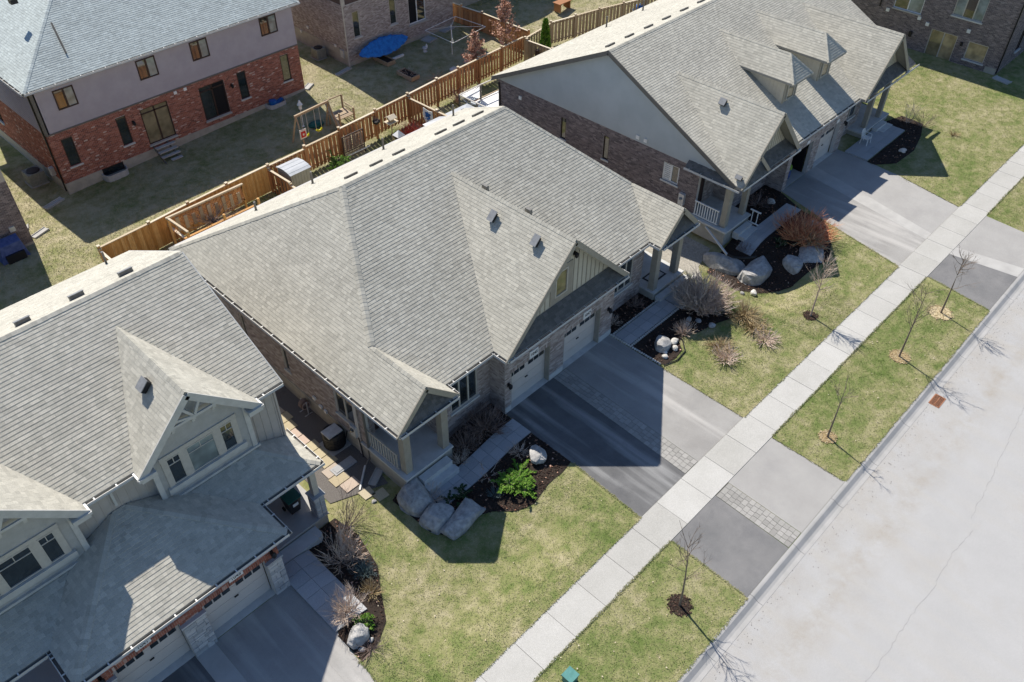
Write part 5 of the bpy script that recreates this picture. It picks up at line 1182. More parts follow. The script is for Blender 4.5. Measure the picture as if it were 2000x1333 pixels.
juniper('rounded green bush growing between shed and brown fence', (26.2, 40.2), 1.0, 40, 'leaf_bright', 1.3, 14, droop=.1)
juniper('small green shoots against the weathered fence by the roof edge', (49.6, 41.4), .4, 12, 'leaf_bright', .8, 15)
def brown_tree(label, x, y, h, r, seed):
    z = gz(x, y); t = thing('young_tree', (x, y, z), label, 'tree', ); rd = random.Random(seed)
    MB().tube([(x, y, z), (x + .05, y, z + h * .5), (x, y + .03, z + h)], [.06, .04, .01], 6).build('trunk', 'bark', t); br = MB(); lf = MB()
    for i in range(60):
        q = rd.uniform(.2, .95); a = rd.uniform(0, 6.283); L_ = r * (1.15 - q) * rd.uniform(.7, 1.2); p = Vector((x, y, z + h * q)); e = p + Vector((math.cos(a) * L_, math.sin(a) * L_, L_ * rd.uniform(.8, 1.5)))
        br.tube([p, p.lerp(e, .5) + Vector((0, 0, .05)), e], [.014, .009, .003], 3)
        for k in range(20): c = p.lerp(e, rd.uniform(.3, 1.05)); leaves(lf, c, (.14, .14, .14), 1, .19, rd)
    br.build('branches', 'bark', t); lf.build('dry_leaves', 'leaf_brown', t, kind='stuff')
brown_tree('young tree with pinkish-brown dead leaves at the fence, left of its pair', 41.0, 43.0, 3.7, .95, 1)
brown_tree('taller young tree with pinkish-brown dead leaves beside the cross fence', 44.3, 43.2, 5.0, 1.3, 2)
# bare saplings along the street
def sapling(x, y, h, label, seed, lean=(.15, .1), dense=1.0, group='bare saplings along the street', tone='bark'):
    t = thing('bare_sapling', (x, y, gz(x, y)), label, 'tree', group); rd = random.Random(seed); z = gz(x, y)
    P = [Vector((x + lean[0] * k * k / 16 + rd.uniform(-.02, .02), y + lean[1] * k * k / 16, z + h * k / 4 * .97)) for k in range(5)]
    MB().tube(P, [.05, .04, .03, .018, .006], 6).build('trunk', tone, t); br = MB()
    def rec(p, d, L_, r, dep):
        q = p + d * L_ * .5 + Vector((rd.uniform(-.04, .04),) * 3) * L_; e = p + d * L_ + Vector((0, 0, L_ * .12)); br.tube([p, q, e], [r, r * .7, r * .35], 4 if dep > 1 else 3, cap=False)
        if dep:
            for k in range(rd.randint(2, 4)):
                s = rd.uniform(.3, .95); c = p.lerp(q, s * 2) if s < .5 else q.lerp(e, s * 2 - 1)
                nd = (d + Vector((rd.uniform(-.75, .75), rd.uniform(-.75, .75), rd.uniform(-.15, .5)))).normalized(); rec(c, nd, L_ * rd.uniform(.4, .65), r * .55, dep - 1)
    n = int(13 * dense)
    for i in range(n):
        s = rd.uniform(.42, .98) * 4; k = min(3, int(s)); p = P[k].lerp(P[k + 1], s - k); a = rd.uniform(0, 6.283); el = rd.uniform(.55, 1.1)
        d = Vector((math.cos(a) * math.cos(el), math.sin(a) * math.cos(el), math.sin(el))); rec(p, d, (1.15 - s / 4 * .75) * h * .34, .014, 2)
    br.build('crown', 'bark' if tone == 'bark' else tone, t)
def tree_ring(x, y, r, label, m='mulch', chips=160, seed=0, parent=None):
    rd = random.Random(seed); pts = [(x + math.cos(i / 18 * 6.283) * r * rd.uniform(.88, 1.08), y + math.sin(i / 18 * 6.283) * r * rd.uniform(.88, 1.08)) for i in range(18)]
    o = MB().prism(pts, -.05, .022).build('mulch_ring', m, kind='structure')
    mb = MB()
    for i in range(chips):
        a = rd.uniform(0, 6.283); q = r * math.sqrt(rd.random()) * 1.15; mb.cbox((x + math.cos(a) * q, y + math.sin(a) * q, .03), (rd.uniform(.03, .09), rd.uniform(.02, .04), .02), rd.uniform(0, 3.1), rd.uniform(-.4, .4))
    mb.build('bark_chips', 'chip' if m == 'mulch' else 'straw', kind='stuff')
for x, y, h, lb, sd, ln, dn, rr, mm in [
    (33.49, 11.32, 3.35, 'fullest bare sapling, on the lawn in front of the right boulders', 1, (.25, .1), 2.6, .33, 'mulch'),
    (38.24, 6.72, 3.6, 'bare sapling farthest up the grass strip, next to the right apron', 2, (.2, .1), 1.2, .55, 'straw'),
    (33.78, 6.79, 4.1, 'bare sapling second from the right apron on the grass strip', 3, (.1, .05), 1.1, .45, 'straw'),
    (26.85, 6.75, 3.2, 'thinnest bare sapling, beside the centre driveway apron', 4, (.05, .05), .5, .35, 'straw'),
    (15.83, 6.63, 3.9, 'bare sapling in a round ring of dark mulch at the lower middle', 5, (-.15, .2), 1.0, .42, 'mulch')]:
    sapling(x, y, h, lb, sd, ln, dn, tone='twig_pale' if sd == 1 else 'bark'); tree_ring(x, y, rr, '', mm, 170, sd)

# ------------------------------------------------------------------ boulders and rocks
def boulder(label, c, d, rz=0, seed=0, m='rock', sq=.55, rough=.12, group=None, name='boulder', sub=4, z=None):
    rdb = random.Random(seed + 100); cuts = [(Vector((rdb.uniform(-1, 1), rdb.uniform(-1, 1), rdb.uniform(-.2, 1))).normalized(), rdb.uniform(.78, 1.02)) for k in range(9)]
    z0 = gz(c[0], c[1]) if z is None else z
    import bmesh
    b = bmesh.new(); bmesh.ops.create_icosphere(b, subdivisions=sub, radius=1.0); R = Matrix.Rotation(rz, 3, 'Z')
    for v in b.verts:
        p = v.co; q = Vector([math.copysign(abs(t) ** sq, t) for t in p]); nn = noise.noise(p * 1.3 + Vector((seed * 7.1, 0, 0))) * rough * 2.2 + noise.noise(p * 4 + Vector((seed, 3, 0))) * rough * .7 + noise.noise(p * 9) * rough * .45
        q = q * (1 + nn)
        for cn, cd in cuts:
            e_ = q.dot(cn) - cd
            if e_ > 0: q = q - cn * e_ * .85
        q = q * 1.08; q.x *= 1 - .18 * p.z; q = Vector((q.x * d[0] / 2, q.y * d[1] / 2, q.z * d[2] / 2)); v.co = R @ q + Vector((c[0], c[1], z0 + d[2] * .42))
    me = bpy.data.meshes.new(name); b.to_mesh(me); b.free(); me.materials.append(MT[m]); o = bpy.data.objects.new(name, me); COL.objects.link(o); return tag(o, label, 'boulder' if name == 'boulder' else 'rock', group)
boulder('blocky boulder nearest the porch corner with a sunlit rough left face', (12.35, 17.2), (1.15, 1.45, .75), -.15, 1, sq=.3, rough=.07)
boulder('middle boulder of the three below the left porch', (12.4, 15.95), (1.2, 1.05, .6), .3, 2, sq=.34, rough=.08)
boulder('long slab boulder of the three, nearest the lawn', (13.05, 15.1), (1.75, .85, .55), .2, 3, sq=.34, rough=.09)
boulder('rounded boulder by the driveway with a sunlit lower half', (17.3, 15.0), (.65, .85, .5), -.5, 4, sq=.7, rough=.1)
boulder('striped boulder at the corner of the left driveway', (6.95, 14.0), (.8, .6, .5), .2, 5, sq=.7, rough=.12)
boulder('long boulder below the right porch deck, first in the row', (34.95, 17.2), (1.0, 2.2, .8), .2, 6, sq=.4, rough=.1, z=-1.0)
boulder('bulky boulder with flat top in the middle of the right row', (35.55, 15.5), (2.0, 1.3, .85), .1, 7, sq=.36, rough=.1, z=-.95)
boulder('wedge-shaped boulder between two bigger ones in the right row', (36.9, 14.25), (1.2, 1.0, .7), .8, 8, sq=.45, rough=.14, z=-.5)
boulder('pale squarish boulder at the end of the right row by the sapling', (38.1, 13.9), (1.45, 1.2, .7), .5, 9, sq=.4, rough=.12, z=-.3)
boulder('upright boulder beside the driveway behind the orange bush', (40.2, 15.0), (.6, .9, .6), .3, 10, sq=.7)
boulder('grey squarish boulder beside the right walkway end', (26.5, 15.3), (.85, .75, .5), .2, 11, sq=.6)
for i, (x, y, s, lb) in enumerate([(27.1, 15.05, .42, 'pale rock right of the grey squarish boulder'), (26.75, 14.75, .36, 'pale round rock inside the curved bed edge'), (26.2, 14.95, .26, 'white rock between boulder and driveway, upper'), (25.95, 14.75, .3, 'white rock at the driveway corner of the curved bed'),
    (29.35, 14.4, .36, 'single smooth grey rock lying in the shade'), (28.95, 15.5, .3, 'rock by the walkway edge under the big bush'), (28.6, 15.35, .26, 'small rock left of the rock under the big bush'), (29.2, 15.1, .3, 'grey rock in the dark bed below the big bush'), (32.0, 17.25, .4, 'white rock behind the big pale bush'), (31.7, 16.8, .34, 'white rock in front of its twin behind the big bush'),
    (34.0, 14.75, .4, 'small pale stone at the foot of the right boulder row'), (33.6, 15.2, .25, 'tiny stone in a cluster left of the right boulder row'), (40.9, 18.1, .45, 'pinkish round rock in the bed beside the open garage'), (6.75, 13.55, .22, 'small grey stone at the corner of the left driveway'), (7.2, 13.6, .2, 'small dark stone behind the striped boulder'),
    (40.7, 45.1, .8, 'white stone heap on the backyard lawn by the left brown-leaved tree'), (42.5, 45.5, .5, 'white stone beside the backyard lawn shade line'), (44.6, 45.3, .5, 'grey stone by the taller brown-leaved tree')]):
    boulder(lb, (x, y), (s, s * .8, s * .6), i * .7, 30 + i, 'rock_pale' if ('white' in lb or 'pale' in lb or 'pink' in lb) else 'rock', .8, .12, name='rock', sub=2)

# ------------------------------------------------------------------ planting beds
def inside(poly, x, y):
    c = False; n = len(poly)
    for i in range(n):
        (a, b), (p, q) = poly[i], poly[i - 1]
        if (b > y) != (q > y) and x < (p - a) * (y - b) / (q - b) + a: c = not c
    return c
BEDS = [[(12.9, 18.6), (18.08, 18.6), (18.08, 13.8), (17.4, 13.7), (16.6, 13.75), (15.6, 13.6), (14.9, 13.9), (14.2, 14.6), (13.6, 14.9), (12.2, 14.95), (11.8, 15.7), (11.75, 17.9), (12.4, 18.1)],
        [(8.6, 18.9), (9.6, 18.9), (9.75, 17.6), (9.4, 16.0), (8.7, 14.9), (8.1, 13.9), (7.4, 13.4), (6.5, 13.2), (6.48, 14.5), (6.9, 15.2), (7.9, 15.6), (7.95, 18.3)],
        [(25.42, 17.5), (28.95, 17.5), (28.95, 18.6), (25.42, 18.6)],
        [(25.33, 16.45), (29.5, 16.45), (30.3, 17.5), (31.5, 17.3), (31.4, 15.6), (31.2, 14.3), (30.6, 14.0), (29.6, 14.4), (28.6, 14.6), (27.7, 15.0), (27.3, 14.9), (26.9, 14.45), (26.2, 14.35), (25.6, 14.45), (25.33, 14.7)],
        [(38.25, 17.9), (38.4, 19.4), (42.3, 19.4), (42.3, 18.3), (41.4, 16.3), (41.3, 14.7), (40.0, 13.7), (38.2, 12.9), (37.0, 13.2), (35.6, 13.5), (34.3, 14.5), (33.6, 15.6), (33.8, 17.6), (35.6, 17.95)],
        [(54.6, 17.8), (56.3, 17.3), (56.2, 15.8), (54.6, 15.2), (52.5, 14.7), (50.2, 14.8), (49.1, 15.7), (49.1, 16.2), (54.5, 16.2)]]
for bi, P in enumerate(BEDS):
    zf = lambda x, y: gz(x, y) + .026
    mb = MB(); cx = sum(p[0] for p in P) / len(P); cy = sum(p[1] for p in P) / len(P)
    # fine grid so the bed follows the ground
    x0, x1 = min(p[0] for p in P), max(p[0] for p in P); y0, y1 = min(p[1] for p in P), max(p[1] for p in P)
    xs = np.arange(x0, x1, .5); ys = np.arange(y0, y1, .5)
    for a in xs:
        for b in ys:
            q = clip(P, a, a + .5, b, b + .5)
            if q and parea(q) > 1e-4: mb.poly([(u, v, zf(u, v)) for u, v in q])
    mb.build('mulch_bed', 'mulch', kind='structure')
    mb = MB(); rd = random.Random(bi)
    for i in range(int(parea(P) * 90)):
        x = rd.uniform(x0, x1); y = rd.uniform(y0, y1)
        if inside(P, x, y) and not (bi == 0 and 16.0 < y < 17.3) and not (bi == 3 and y > 16.1 and x < 31.3) and not (bi == 4 and 16.3 < y < 17.5): mb.cbox((x, y, gz(x, y) + .04), (rd.uniform(.04, .11), rd.uniform(.02, .05), .02), rd.uniform(0, 3.1), rd.uniform(-.5, .5))
    mb.build('bark_chips', 'chip', kind='stuff')
mb = MB()
GP = [(9.9, 19.6), (12.2, 18.7), (12.47, 20.3), (12.47, 34), (9.9, 34)]
for a in np.arange(9.5, 12.5, .5):
    for b in np.arange(18, 34, .5):
        q = clip(GP, a, a + .5, b, b + .5)
        if q and parea(q) > 1e-4: mb.poly([(u, v, gz(u, v) + .03) for u, v in q])
mb.build('gravel_path', 'gravel', kind='structure')
patch('gravel_path', [(31.75, 17.6), (33.0, 17.3), (33.9, 18.2), (35.6, 18.6), (35.7, 33), (31.75, 33)], .03, 'pea')
# ------------------------------------------------------------------ walkways
def tiles(name, x0, x1, y0, y1, nx, ny, m, z=.085, jit=.004, gap=.012, zf=None, bed=True, lx=None):
    w = tag(bpy.data.objects.new(name, None), kind='structure'); COL.objects.link(w)
    dx = (x1 - x0) / nx; dy = (y1 - y0) / ny
    for i in range(nx):
        for j in range(ny):
            a = x0 + i * dx; b = y0 + j * dy; f = lambda x, y: gz(x, y) + z + random.uniform(-jit, jit) * 0
            MB().prism([(a + gap / 2, b + gap / 2), (a + dx - gap / 2, b + gap / 2), (a + dx - gap / 2, b + dy - gap / 2), (a + gap / 2, b + dy - gap / 2)], lambda x, y: gz(x, y) - .05, f).build('tile', m, w)
    if bed: patch('joint_bed', [(x0, y0), (x1, y0), (x1, y1), (x0, y1)], z - .022, 'joint', w, None, .25)
    return w
tiles('walkway', 12.95, 18.09, 16.1, 17.2, 10, 2, 'flag')
tiles('walkway', 25.45, 29.3, 16.45, 17.4, 6, 2, 'flag'); tiles('walkway', 29.35, 31.2, 16.2, 17.3, 3, 2, 'flag')
tiles('walkway', 36.2, 41.4, 16.42, 17.38, 9, 3, 'flag', gap=.008)
tiles('walkway', 6.5, 7.9, 14.7, 18.25, 2, 6, 'flag'); tiles('patio', 49.2, 54.45, 16.25, 17.8, 6, 3, 'flag', gap=.01)
for a, b, y0, y1 in ((6.1, 0, 0, 0),):
    pass
# white stone edging of the right walkway and driveway corner
ed = tag(bpy.data.objects.new('stone_edging', None), 'small white stones edging the centre house right walkway and bed', 'stone edging'); COL.objects.link(ed)
def edging(p, q, step=.13):
    d = Vector((q[0] - p[0], q[1] - p[1], 0)); n = int(d.length / step)
    for i in range(n):
        t = (i + .5) / n; MB().cbox((p[0] + d.x * t, p[1] + d.y * t, .04), (.11, .09, .07), random.uniform(0, 3), 0.1).build('stone', 'rock_pale', ed)
edging((25.45, 17.5), (29.2, 17.5)); edging((25.45, 16.37), (29.3, 16.37)); edging((25.38, 17.6), (25.4, 14.6))
tag(MB().tube([(25.45, 14.45, .05), (26.2, 14.2, .05), (26.95, 14.3, .05), (27.5, 14.85, .05), (27.6, 15.2, .05)], .03, 6).build('bed_border', 'black'), 'curved black plastic edge around the pale rocks by the centre driveway', 'garden edging')
# side path between the left and centre houses
sp = tag(bpy.data.objects.new('side_path', None), kind='structure'); COL.objects.link(sp)
y = 19.5; i = 0
while y < 30:
    xa = 10.72 + .18 * math.sin(y * 2.1); MB().prism([(xa, y), (xa + .72, y), (xa + .72, y + .52), (xa, y + .52)], lambda a, b: gz(a, b) - .05, lambda a, b: gz(a, b) + .07).build('flagstone', 'flag_tan', sp); y += .56; i += 1
for xx, yy in ((11.0, 18.95), (11.35, 18.5)): MB().prism([(xx, yy - .25), (xx + .5, yy - .3), (xx + .55, yy + .2), (xx, yy + .25)], lambda a, b: gz(a, b) - .05, lambda a, b: gz(a, b) + .05).build('flagstone', 'flag_tan', sp)
def slab_thing(label, x, y, w, d, rz=0, z=None, m='concrete', cat='splash block', name='splash_block', h=.08):
    z0 = gz(x, y) if z is None else z
    b = MB().cbox((x, y, z0 + h / 2), (w, d, h), rz); c, s = math.cos(rz), math.sin(rz)
    for q in (-1, 1): b.cbox((x - s * q * (d / 2 - .02), y + c * q * (d / 2 - .02), z0 + h + .02), (w, .04, .05), rz)
    return tag(b.build(name, m), label, cat)
slab_thing('concrete splash block under the downspout beside the centre porch', 12.05, 19.3, .9, .35, .5)
tag(MB().box(10.9, 12.0, 20.5, 20.95, -.4, -.3).box(11.0, 11.9, 20.58, 20.87, -.3, -.28).build('basement_grate', 'flag'), 'flat grey slab lying on the gravel beside the centre house', 'slab')
slab_thing('bluish splash block at the left corner of the red brick house', 12.05, 50.0, 1.3, .4, .3)
slab_thing('white splash block in the sun beside the purple-brown house corner', 10.1, 47.4, 1.0, .4, .35)
slab_thing('grey splash block tilted against the purple-brown house wall', 9.75, 48.7, .5, .4, 1.2)
slab_thing('long splash block half in sun at the corner of the brown brick house', 34.6, 50.6, 1.5, .35, .2)
slab_thing('pale splash block at the right end of the red brick wall', 31.35, 50.5, .9, .45, .5)
slab_thing('square grey paving slab behind the blue tarp', 42.9, 50.3, 1.0, .9, .2, cat='paving slab', name='paving_slab')
slab_thing('grey paving slab near the patio door of the brown house', 45.2, 50.9, 1.2, 1.0, .1, cat='paving slab', name='paving_slab')
slab_thing('blue-grey splash block at the foot of the top right house corner', 66.4, 14.5, .6, 1.2, -.2)
# ------------------------------------------------------------------ things at the centre house
def covered_ac(x, y):
    z = gz(x, y); t = thing('air_conditioner', (x, y, z), 'round black covered air conditioner with pale top beside the centre house', 'air conditioner')
    MB().box(x - .5, x + .5, y - .5, y + .5, z, z + .08).build('pad', 'concrete', t)
    MB().lathe((x, y, z + .08), [(.42, 0), (.47, .1), (.47, .7), (.43, .82)], 20).build('casing', 'black', t)
    for k in range(6): MB().lathe((x, y, z + .15 + k * .1), [(.475, 0), (.485, .015), (.475, .03)], 20).build('louvre', 'dark', t)
    MB().box(x - .4, x + .32, y - .3, y + .28, z + .9, z + .96).build('top_panel', 'galv', t)
    MB().tube([(x + .4, y - .2, z + .3), (12.3, y - .35, z + .4), (12.45, y - .35, z + .8)], .03).build('line_set', 'black', t)
covered_ac(11.95, 21.95)
t = thing('hose_reel', (12.2, 24.4, gz(12.2, 24.4)), 'dark hose reel on a stand beside the centre house wall', 'hose reel'); z = gz(12.2, 24.4)
MB().bar((12.2, 24.2, z), (12.2, 24.2, z + .8), .04, .04).bar((12.2, 24.6, z), (12.2, 24.6, z + .8), .04, .04).bar((12.0, 24.2, z + .02), (12.4, 24.2, z + .02), .04, .04).bar((12.0, 24.6, z + .02), (12.4, 24.6, z + .02), .04, .04).build('stand', 'galv', t)
m2 = MB()
for k in range(5): m2.tube([(12.2 + .2 * math.cos(a / 10 * 6.283), 24.26 + k * .07, z + .55 + .2 * math.sin(a / 10 * 6.283)) for a in range(11)], .03, 5)
m2.build('hose', 'twig_dark', t)
# bin on the left porch
t = thing('garbage_bin', (8.5, 20.0, .2), 'black wheeled garbage bin with green lid on the left house porch', 'garbage bin'); x, y, z = 8.5, 20.0, .2
b = MB(); b.v = [(x - .2, y - .24, z + .1), (x + .2, y - .24, z + .1), (x + .2, y + .2, z + .1), (x - .2, y + .2, z + .1), (x - .28, y - .34, z + .95), (x + .28, y - .34, z + .95), (x + .28, y + .3, z + .95), (x - .28, y + .3, z + .95)]; b.f = [(0, 3, 2, 1), (4, 5, 6, 7), (0, 1, 5, 4), (1, 2, 6, 5), (2, 3, 7, 6), (3, 0, 4, 7)]; b.build('body', 'black', t)
MB().prism([(x - .31, y - .38), (x + .31, y - .38), (x + .31, y + .34), (x - .31, y + .34)], z + .95, lambda a, c: z + 1.0 + .05 * (1 - ((a - x) / .31) ** 2)).build('lid', 'green_bin', t)
for s in (-.26, .26): MB().tube([(x + s - .03, y + .22, z + .1), (x + s + .03, y + .22, z + .1)], .1, 12).build('wheel', 'dark', t)
MB().box(x - .12, x + .12, y - .352, y - .335, z + .6, z + .75).build('sticker', 'white', t)
# chair
t = thing('plastic_chair', (50.9, 17.5, .05), 'white plastic garden chair by the porch steps of the upper right house', 'chair'); x, y, z = 51.0, 17.35, .05
MB().box(x - .24, x + .24, y - .22, y + .22, z + .42, z + .46).build('seat', 'white', t)
b = MB().tube([(x - .22, y + .22, z + .44), (x - .23, y + .3, z + .75), (x - .15, y + .33, z + .92), (x, y + .34, z + .96), (x + .15, y + .33, z + .92), (x + .23, y + .3, z + .75), (x + .22, y + .22, z + .44)], .022, 6)
for k in (-.12, -.04, .04, .12): b.bar((x + k, y + .24, z + .45), (x + k, y + .33, z + .93), .045, .012)
b.build('backrest', 'white', t)
for sx in (-.22, .22):
    MB().tube([(x + sx, y - .2, z + .44), (x + sx * 1.15, y - .2, z + .66), (x + sx * 1.15, y + .28, z + .68)], .02, 6).build('armrest', 'white', t)
    for sy in (-.2, .22): MB().bar((x + sx, y + sy, z + .43), (x + sx * 1.15, y + sy * 1.15, z), .05, .035).build('leg', 'white', t)
# things in the open garage, toy
t = thing('garage_clutter', (43.6, 19.2, .02), 'dark and green heap of stored things inside the open garage', 'stored things')
b = MB()
for k in range(14): b.cbox((43.3 + random.uniform(-.4, .5), 19.0 + random.uniform(-.3, .8), .25 + random.uniform(0, .9)), (random.uniform(.2, .5), random.uniform(.2, .5), random.uniform(.15, .4)), random.uniform(0, 3))
b.build('boxes', 'navy_cover', t); MB().lathe((43.7, 18.8, .7), [(.1, 0), (.22, .1), (.2, .3), (.05, .4)], 12).build('green_bag', 'leaf_bright', t); MB().lathe((43.25, 18.75, 1.1), [(.08, 0), (.2, .08), (.2, .22), (.08, .3)], 12).build('white_pail', 'galv', t)
tag(boulder('', (51.9, 15.2), (.45, .4, .2), 0, 91, 'twig_pale', .8, .3, name='toy', sub=2), 'small pale pink toy lying in the shade below the patio', 'toy')
# downspout of the right porch crossing the bed
tag(MB().bar((35.7, 19.2, .4), (35.0, 17.2, -.15), .1, .08).build('downspout_extension', 'gutter'), 'long white downspout extension leading from the right porch over the boulders', 'downspout')
tag(MB().tube([(35.0, 17.2, -.12), (35.0, 16.8, -.1), (35.3, 16.3, -.05), (35.8, 15.9, 0)], .06, 8).build('drain_hose', 'black'), 'black corrugated drain hose lying on the right boulders', 'hose')
# utility box, drain grate
t = thing('utility_box', (10.95, 7.75, 0), 'small teal utility box in the grass strip at the bottom edge', 'utility box')
MB().prism([(10.76, 7.46), (11.14, 7.46), (11.14, 7.84), (10.76, 7.84)], 0, .38).build('cabinet', 'util', t); MB().prism([(10.73, 7.43), (11.17, 7.43), (11.17, 7.87), (10.73, 7.87)], .38, lambda a, b: .42 + .05 * (1 - abs(a - 10.95) / .28)).build('lid', 'util', t)
t = thing('storm_drain', (32.4, 4.3, -.11), 'rusty orange storm drain grate in the gutter of the road', 'storm drain')
MB().box(32.0, 32.75, 4.05, 4.5, -.16, -.112).build('basin', 'dark', t)
b = MB().box(32.0, 32.75, 4.03, 4.07, -.13, -.1).box(32.0, 32.75, 4.48, 4.52, -.13, -.1).box(31.98, 32.02, 4.03, 4.52, -.13, -.1).box(32.73, 32.77, 4.03, 4.52, -.13, -.1).box(32.0, 32.75, 4.265, 4.29, -.13, -.1); b.build('grate_frame', 'rust', t)
for k in range(9):
    x = 32.05 + k * .08; MB().bar((x, 4.08, -.11), (x + .05, 4.27, -.11), .03, .02).build('grate_bar', 'rust', t); MB().bar((x + .05, 4.29, -.11), (x, 4.48, -.11), .03, .02).build('grate_bar', 'rust', t)
# ------------------------------------------------------------------ backyard things
zb = -.9
# shed
t = thing('garden_shed', (23.0, 40.2, zb), 'small grey metal garden shed with pale curved roof behind the fence', 'shed'); x0, x1, y0, y1 = 22.35, 23.75, 39.6, 41.0
MB().box(x0, x1, y0, y1, zb, .72).build('body', 'shed_wall', t)
n = 7
for i in range(n):
    a = y0 - .06 + (y1 - y0 + .12) * i / n; b_ = y0 - .06 + (y1 - y0 + .12) * (i + 1) / n; f = lambda yy: .74 + .13 * math.sin((yy - y0 + .06) / (y1 - y0 + .12) * math.pi)
    MB().prism([(x0 - .06, a), (x1 + .06, a), (x1 + .06, b_), (x0 - .06, b_)], lambda p, q: f(q) - .02, lambda p, q: f(q) + (.012 if i % 2 else 0)).build('roof_panel', 'shed_roof', t)
for k in np.arange(x0 + .1, x1, .2): MB().box(k, k + .03, y0 - .02, y0 - .001, zb, .7).build('wall_rib', 'shed_wall', t)
# pergola with planters
t = thing('pergola', (16.9, 39.9, zb), 'pine pergola frame with lattice screens and bench behind the left fence', 'pergola')
P4 = [(14.75, 40.15), (19.4, 40.15), (19.3, 38.3), (14.85, 38.3)]
for x, y in P4 + [(17.1, 40.15), (17.1, 38.3)]: MB().box(x - .06, x + .06, y - .06, y + .06, zb, 1.2).build('post', 'honey', t)
MB().bar((14.65, 40.15, 1.22), (19.5, 40.15, 1.22), .12, .1).bar((14.75, 40.2, 1.2), (14.85, 38.2, 1.2), .12, .1).build('top_beam', 'cap', t)
for zz in (.5, .05): MB().bar((14.8, 38.9 - zz * .2, zz), (19.3, 38.9 - zz * .2, zz), .14, .05).build('shelf_board', 'honey', t)
la = MB()
for k in np.arange(14.8, 19.3, .16):
    la.bar((k, 40.1, .2), (min(k + .9, 19.4), 40.1, 1.15), .02, .03).bar((k + .0, 40.08, 1.15), (min(k + .9, 19.4), 40.08, .2), .02, .03)
la.build('lattice', 'cedar', t)
for k in range(9): MB().box(15.1 + k * .48, 15.3 + k * .48, 40.0, 40.06, .2, 1.1 - .1 * (k % 3)).build('slat', 'weathered', t)
tag(twigs('climbing_vine', 'twig_dark', (17.0, 39.7, .1), 60, 1.0, 1.9, r=.02, forks=3, seed=77, flat=.9), 'dark bare vine tangled through the pergola lattice', 'vine')
t = thing('patio_bench', (18.9, 38.7, zb), 'black wire bench at the right end of the pergola', 'bench'); la = MB()
for k in range(9): la.bar((18.3 + k * .12, 38.6, 0), (18.8 + k * .1, 38.6, .45), .015, .015).bar((18.8 + k * .1, 38.6, 0), (18.3 + k * .12, 38.6, .45), .015, .015)
la.build('back', 'black', t); MB().box(18.3, 19.5, 38.0, 38.55, -.5, -.46).build('seat', 'black', t)
# trellis screen
t = thing('trellis_screen', (28.0, 41.1, zb), 'dark square twig trellis screen leaning on the fence with a white base rail', 'trellis'); x0, x1, y = 27.2, 28.85, 40.95
MB().bar((x0, y, .75), (x1, y, .75), .06, .06).bar((x0, y, zb), (x0, y, .75), .06, .06).bar((x1, y, zb), (x1, y, .75), .06, .06).bar((x0, y, -.35), (x1, y, -.35), .04, .04).build('frame', 'brown_frame', t)
b = MB()
for k in np.arange(x0 + .06, x1, .07): b.bar((k, y, -.8), (k + random.uniform(-.05, .05), y, .72), .035, .03)
for k in np.arange(-.7, .7, .16): b.bar((x0, y + .02, k), (x1, y + .02, k + random.uniform(-.04, .04)), .04, .03)
b.build('twig_infill', 'twig_dark', t); MB().bar((x0 + .1, y - .3, -.45), (x1 + .2, y - .3, -.45), .05, .05).build('base_rail', 'white', t)
# hanging basket, feeders
t = thing('hanging_basket', (30.2, 41.5, .6), 'dark round hanging basket at the top of the fence', 'plant basket'); MB().lathe((30.25, 41.3, .35), [(.06, 0), (.24, .16), (.26, .3), (.2, .32)], 12).build('basket', 'black', t); twigs('dry_stems', 'twig_dark', (30.25, 41.3, .65), 20, .25, .25, t, seed=80)
t = thing('bird_feeder', (30.6, 40.4, zb), 'wooden bird feeder table with little roof on a pole', 'bird feeder'); x, y = 30.7, 40.3
MB().box(x - .03, x + .03, y - .03, y + .03, zb, .75).build('pole', 'weathered', t); MB().box(x - .38, x + .38, y - .3, y + .3, .75, .8).build('tray', 'cap', t)
MB().box(x - .14, x + .14, y - .12, y + .12, .8, 1.15).build('hopper', 'weathered', t); MB().bar((x - .3, y - .14, 1.14), (x + .3, y - .14, 1.14), .34, .03, up=(0, -.6, 1)).bar((x - .3, y + .14, 1.14), (x + .3, y + .14, 1.14), .34, .03, up=(0, .6, 1)).build('roof', 'cap', t)
t = thing('bird_house', (30.3, 38.9, zb), 'bird house with a white pyramid roof just above the roof edge', 'bird house'); x, y = 29.9, 38.6
MB().box(x - .03, x + .03, y - .03, y + .03, zb, .5).build('pole', 'weathered', t); MB().box(x - .16, x + .16, y - .16, y + .16, .5, .8).build('box', 'brown_frame', t)
for q in range(4):
    a = q * math.pi / 2 + math.pi / 4; c = a + math.pi / 2; MB().poly([(x + .42 * math.cos(a), y + .42 * math.sin(a), .8), (x + .42 * math.cos(c), y + .42 * math.sin(c), .8), (x, y, 1.15)]).build('roof_panel', 'white', t)
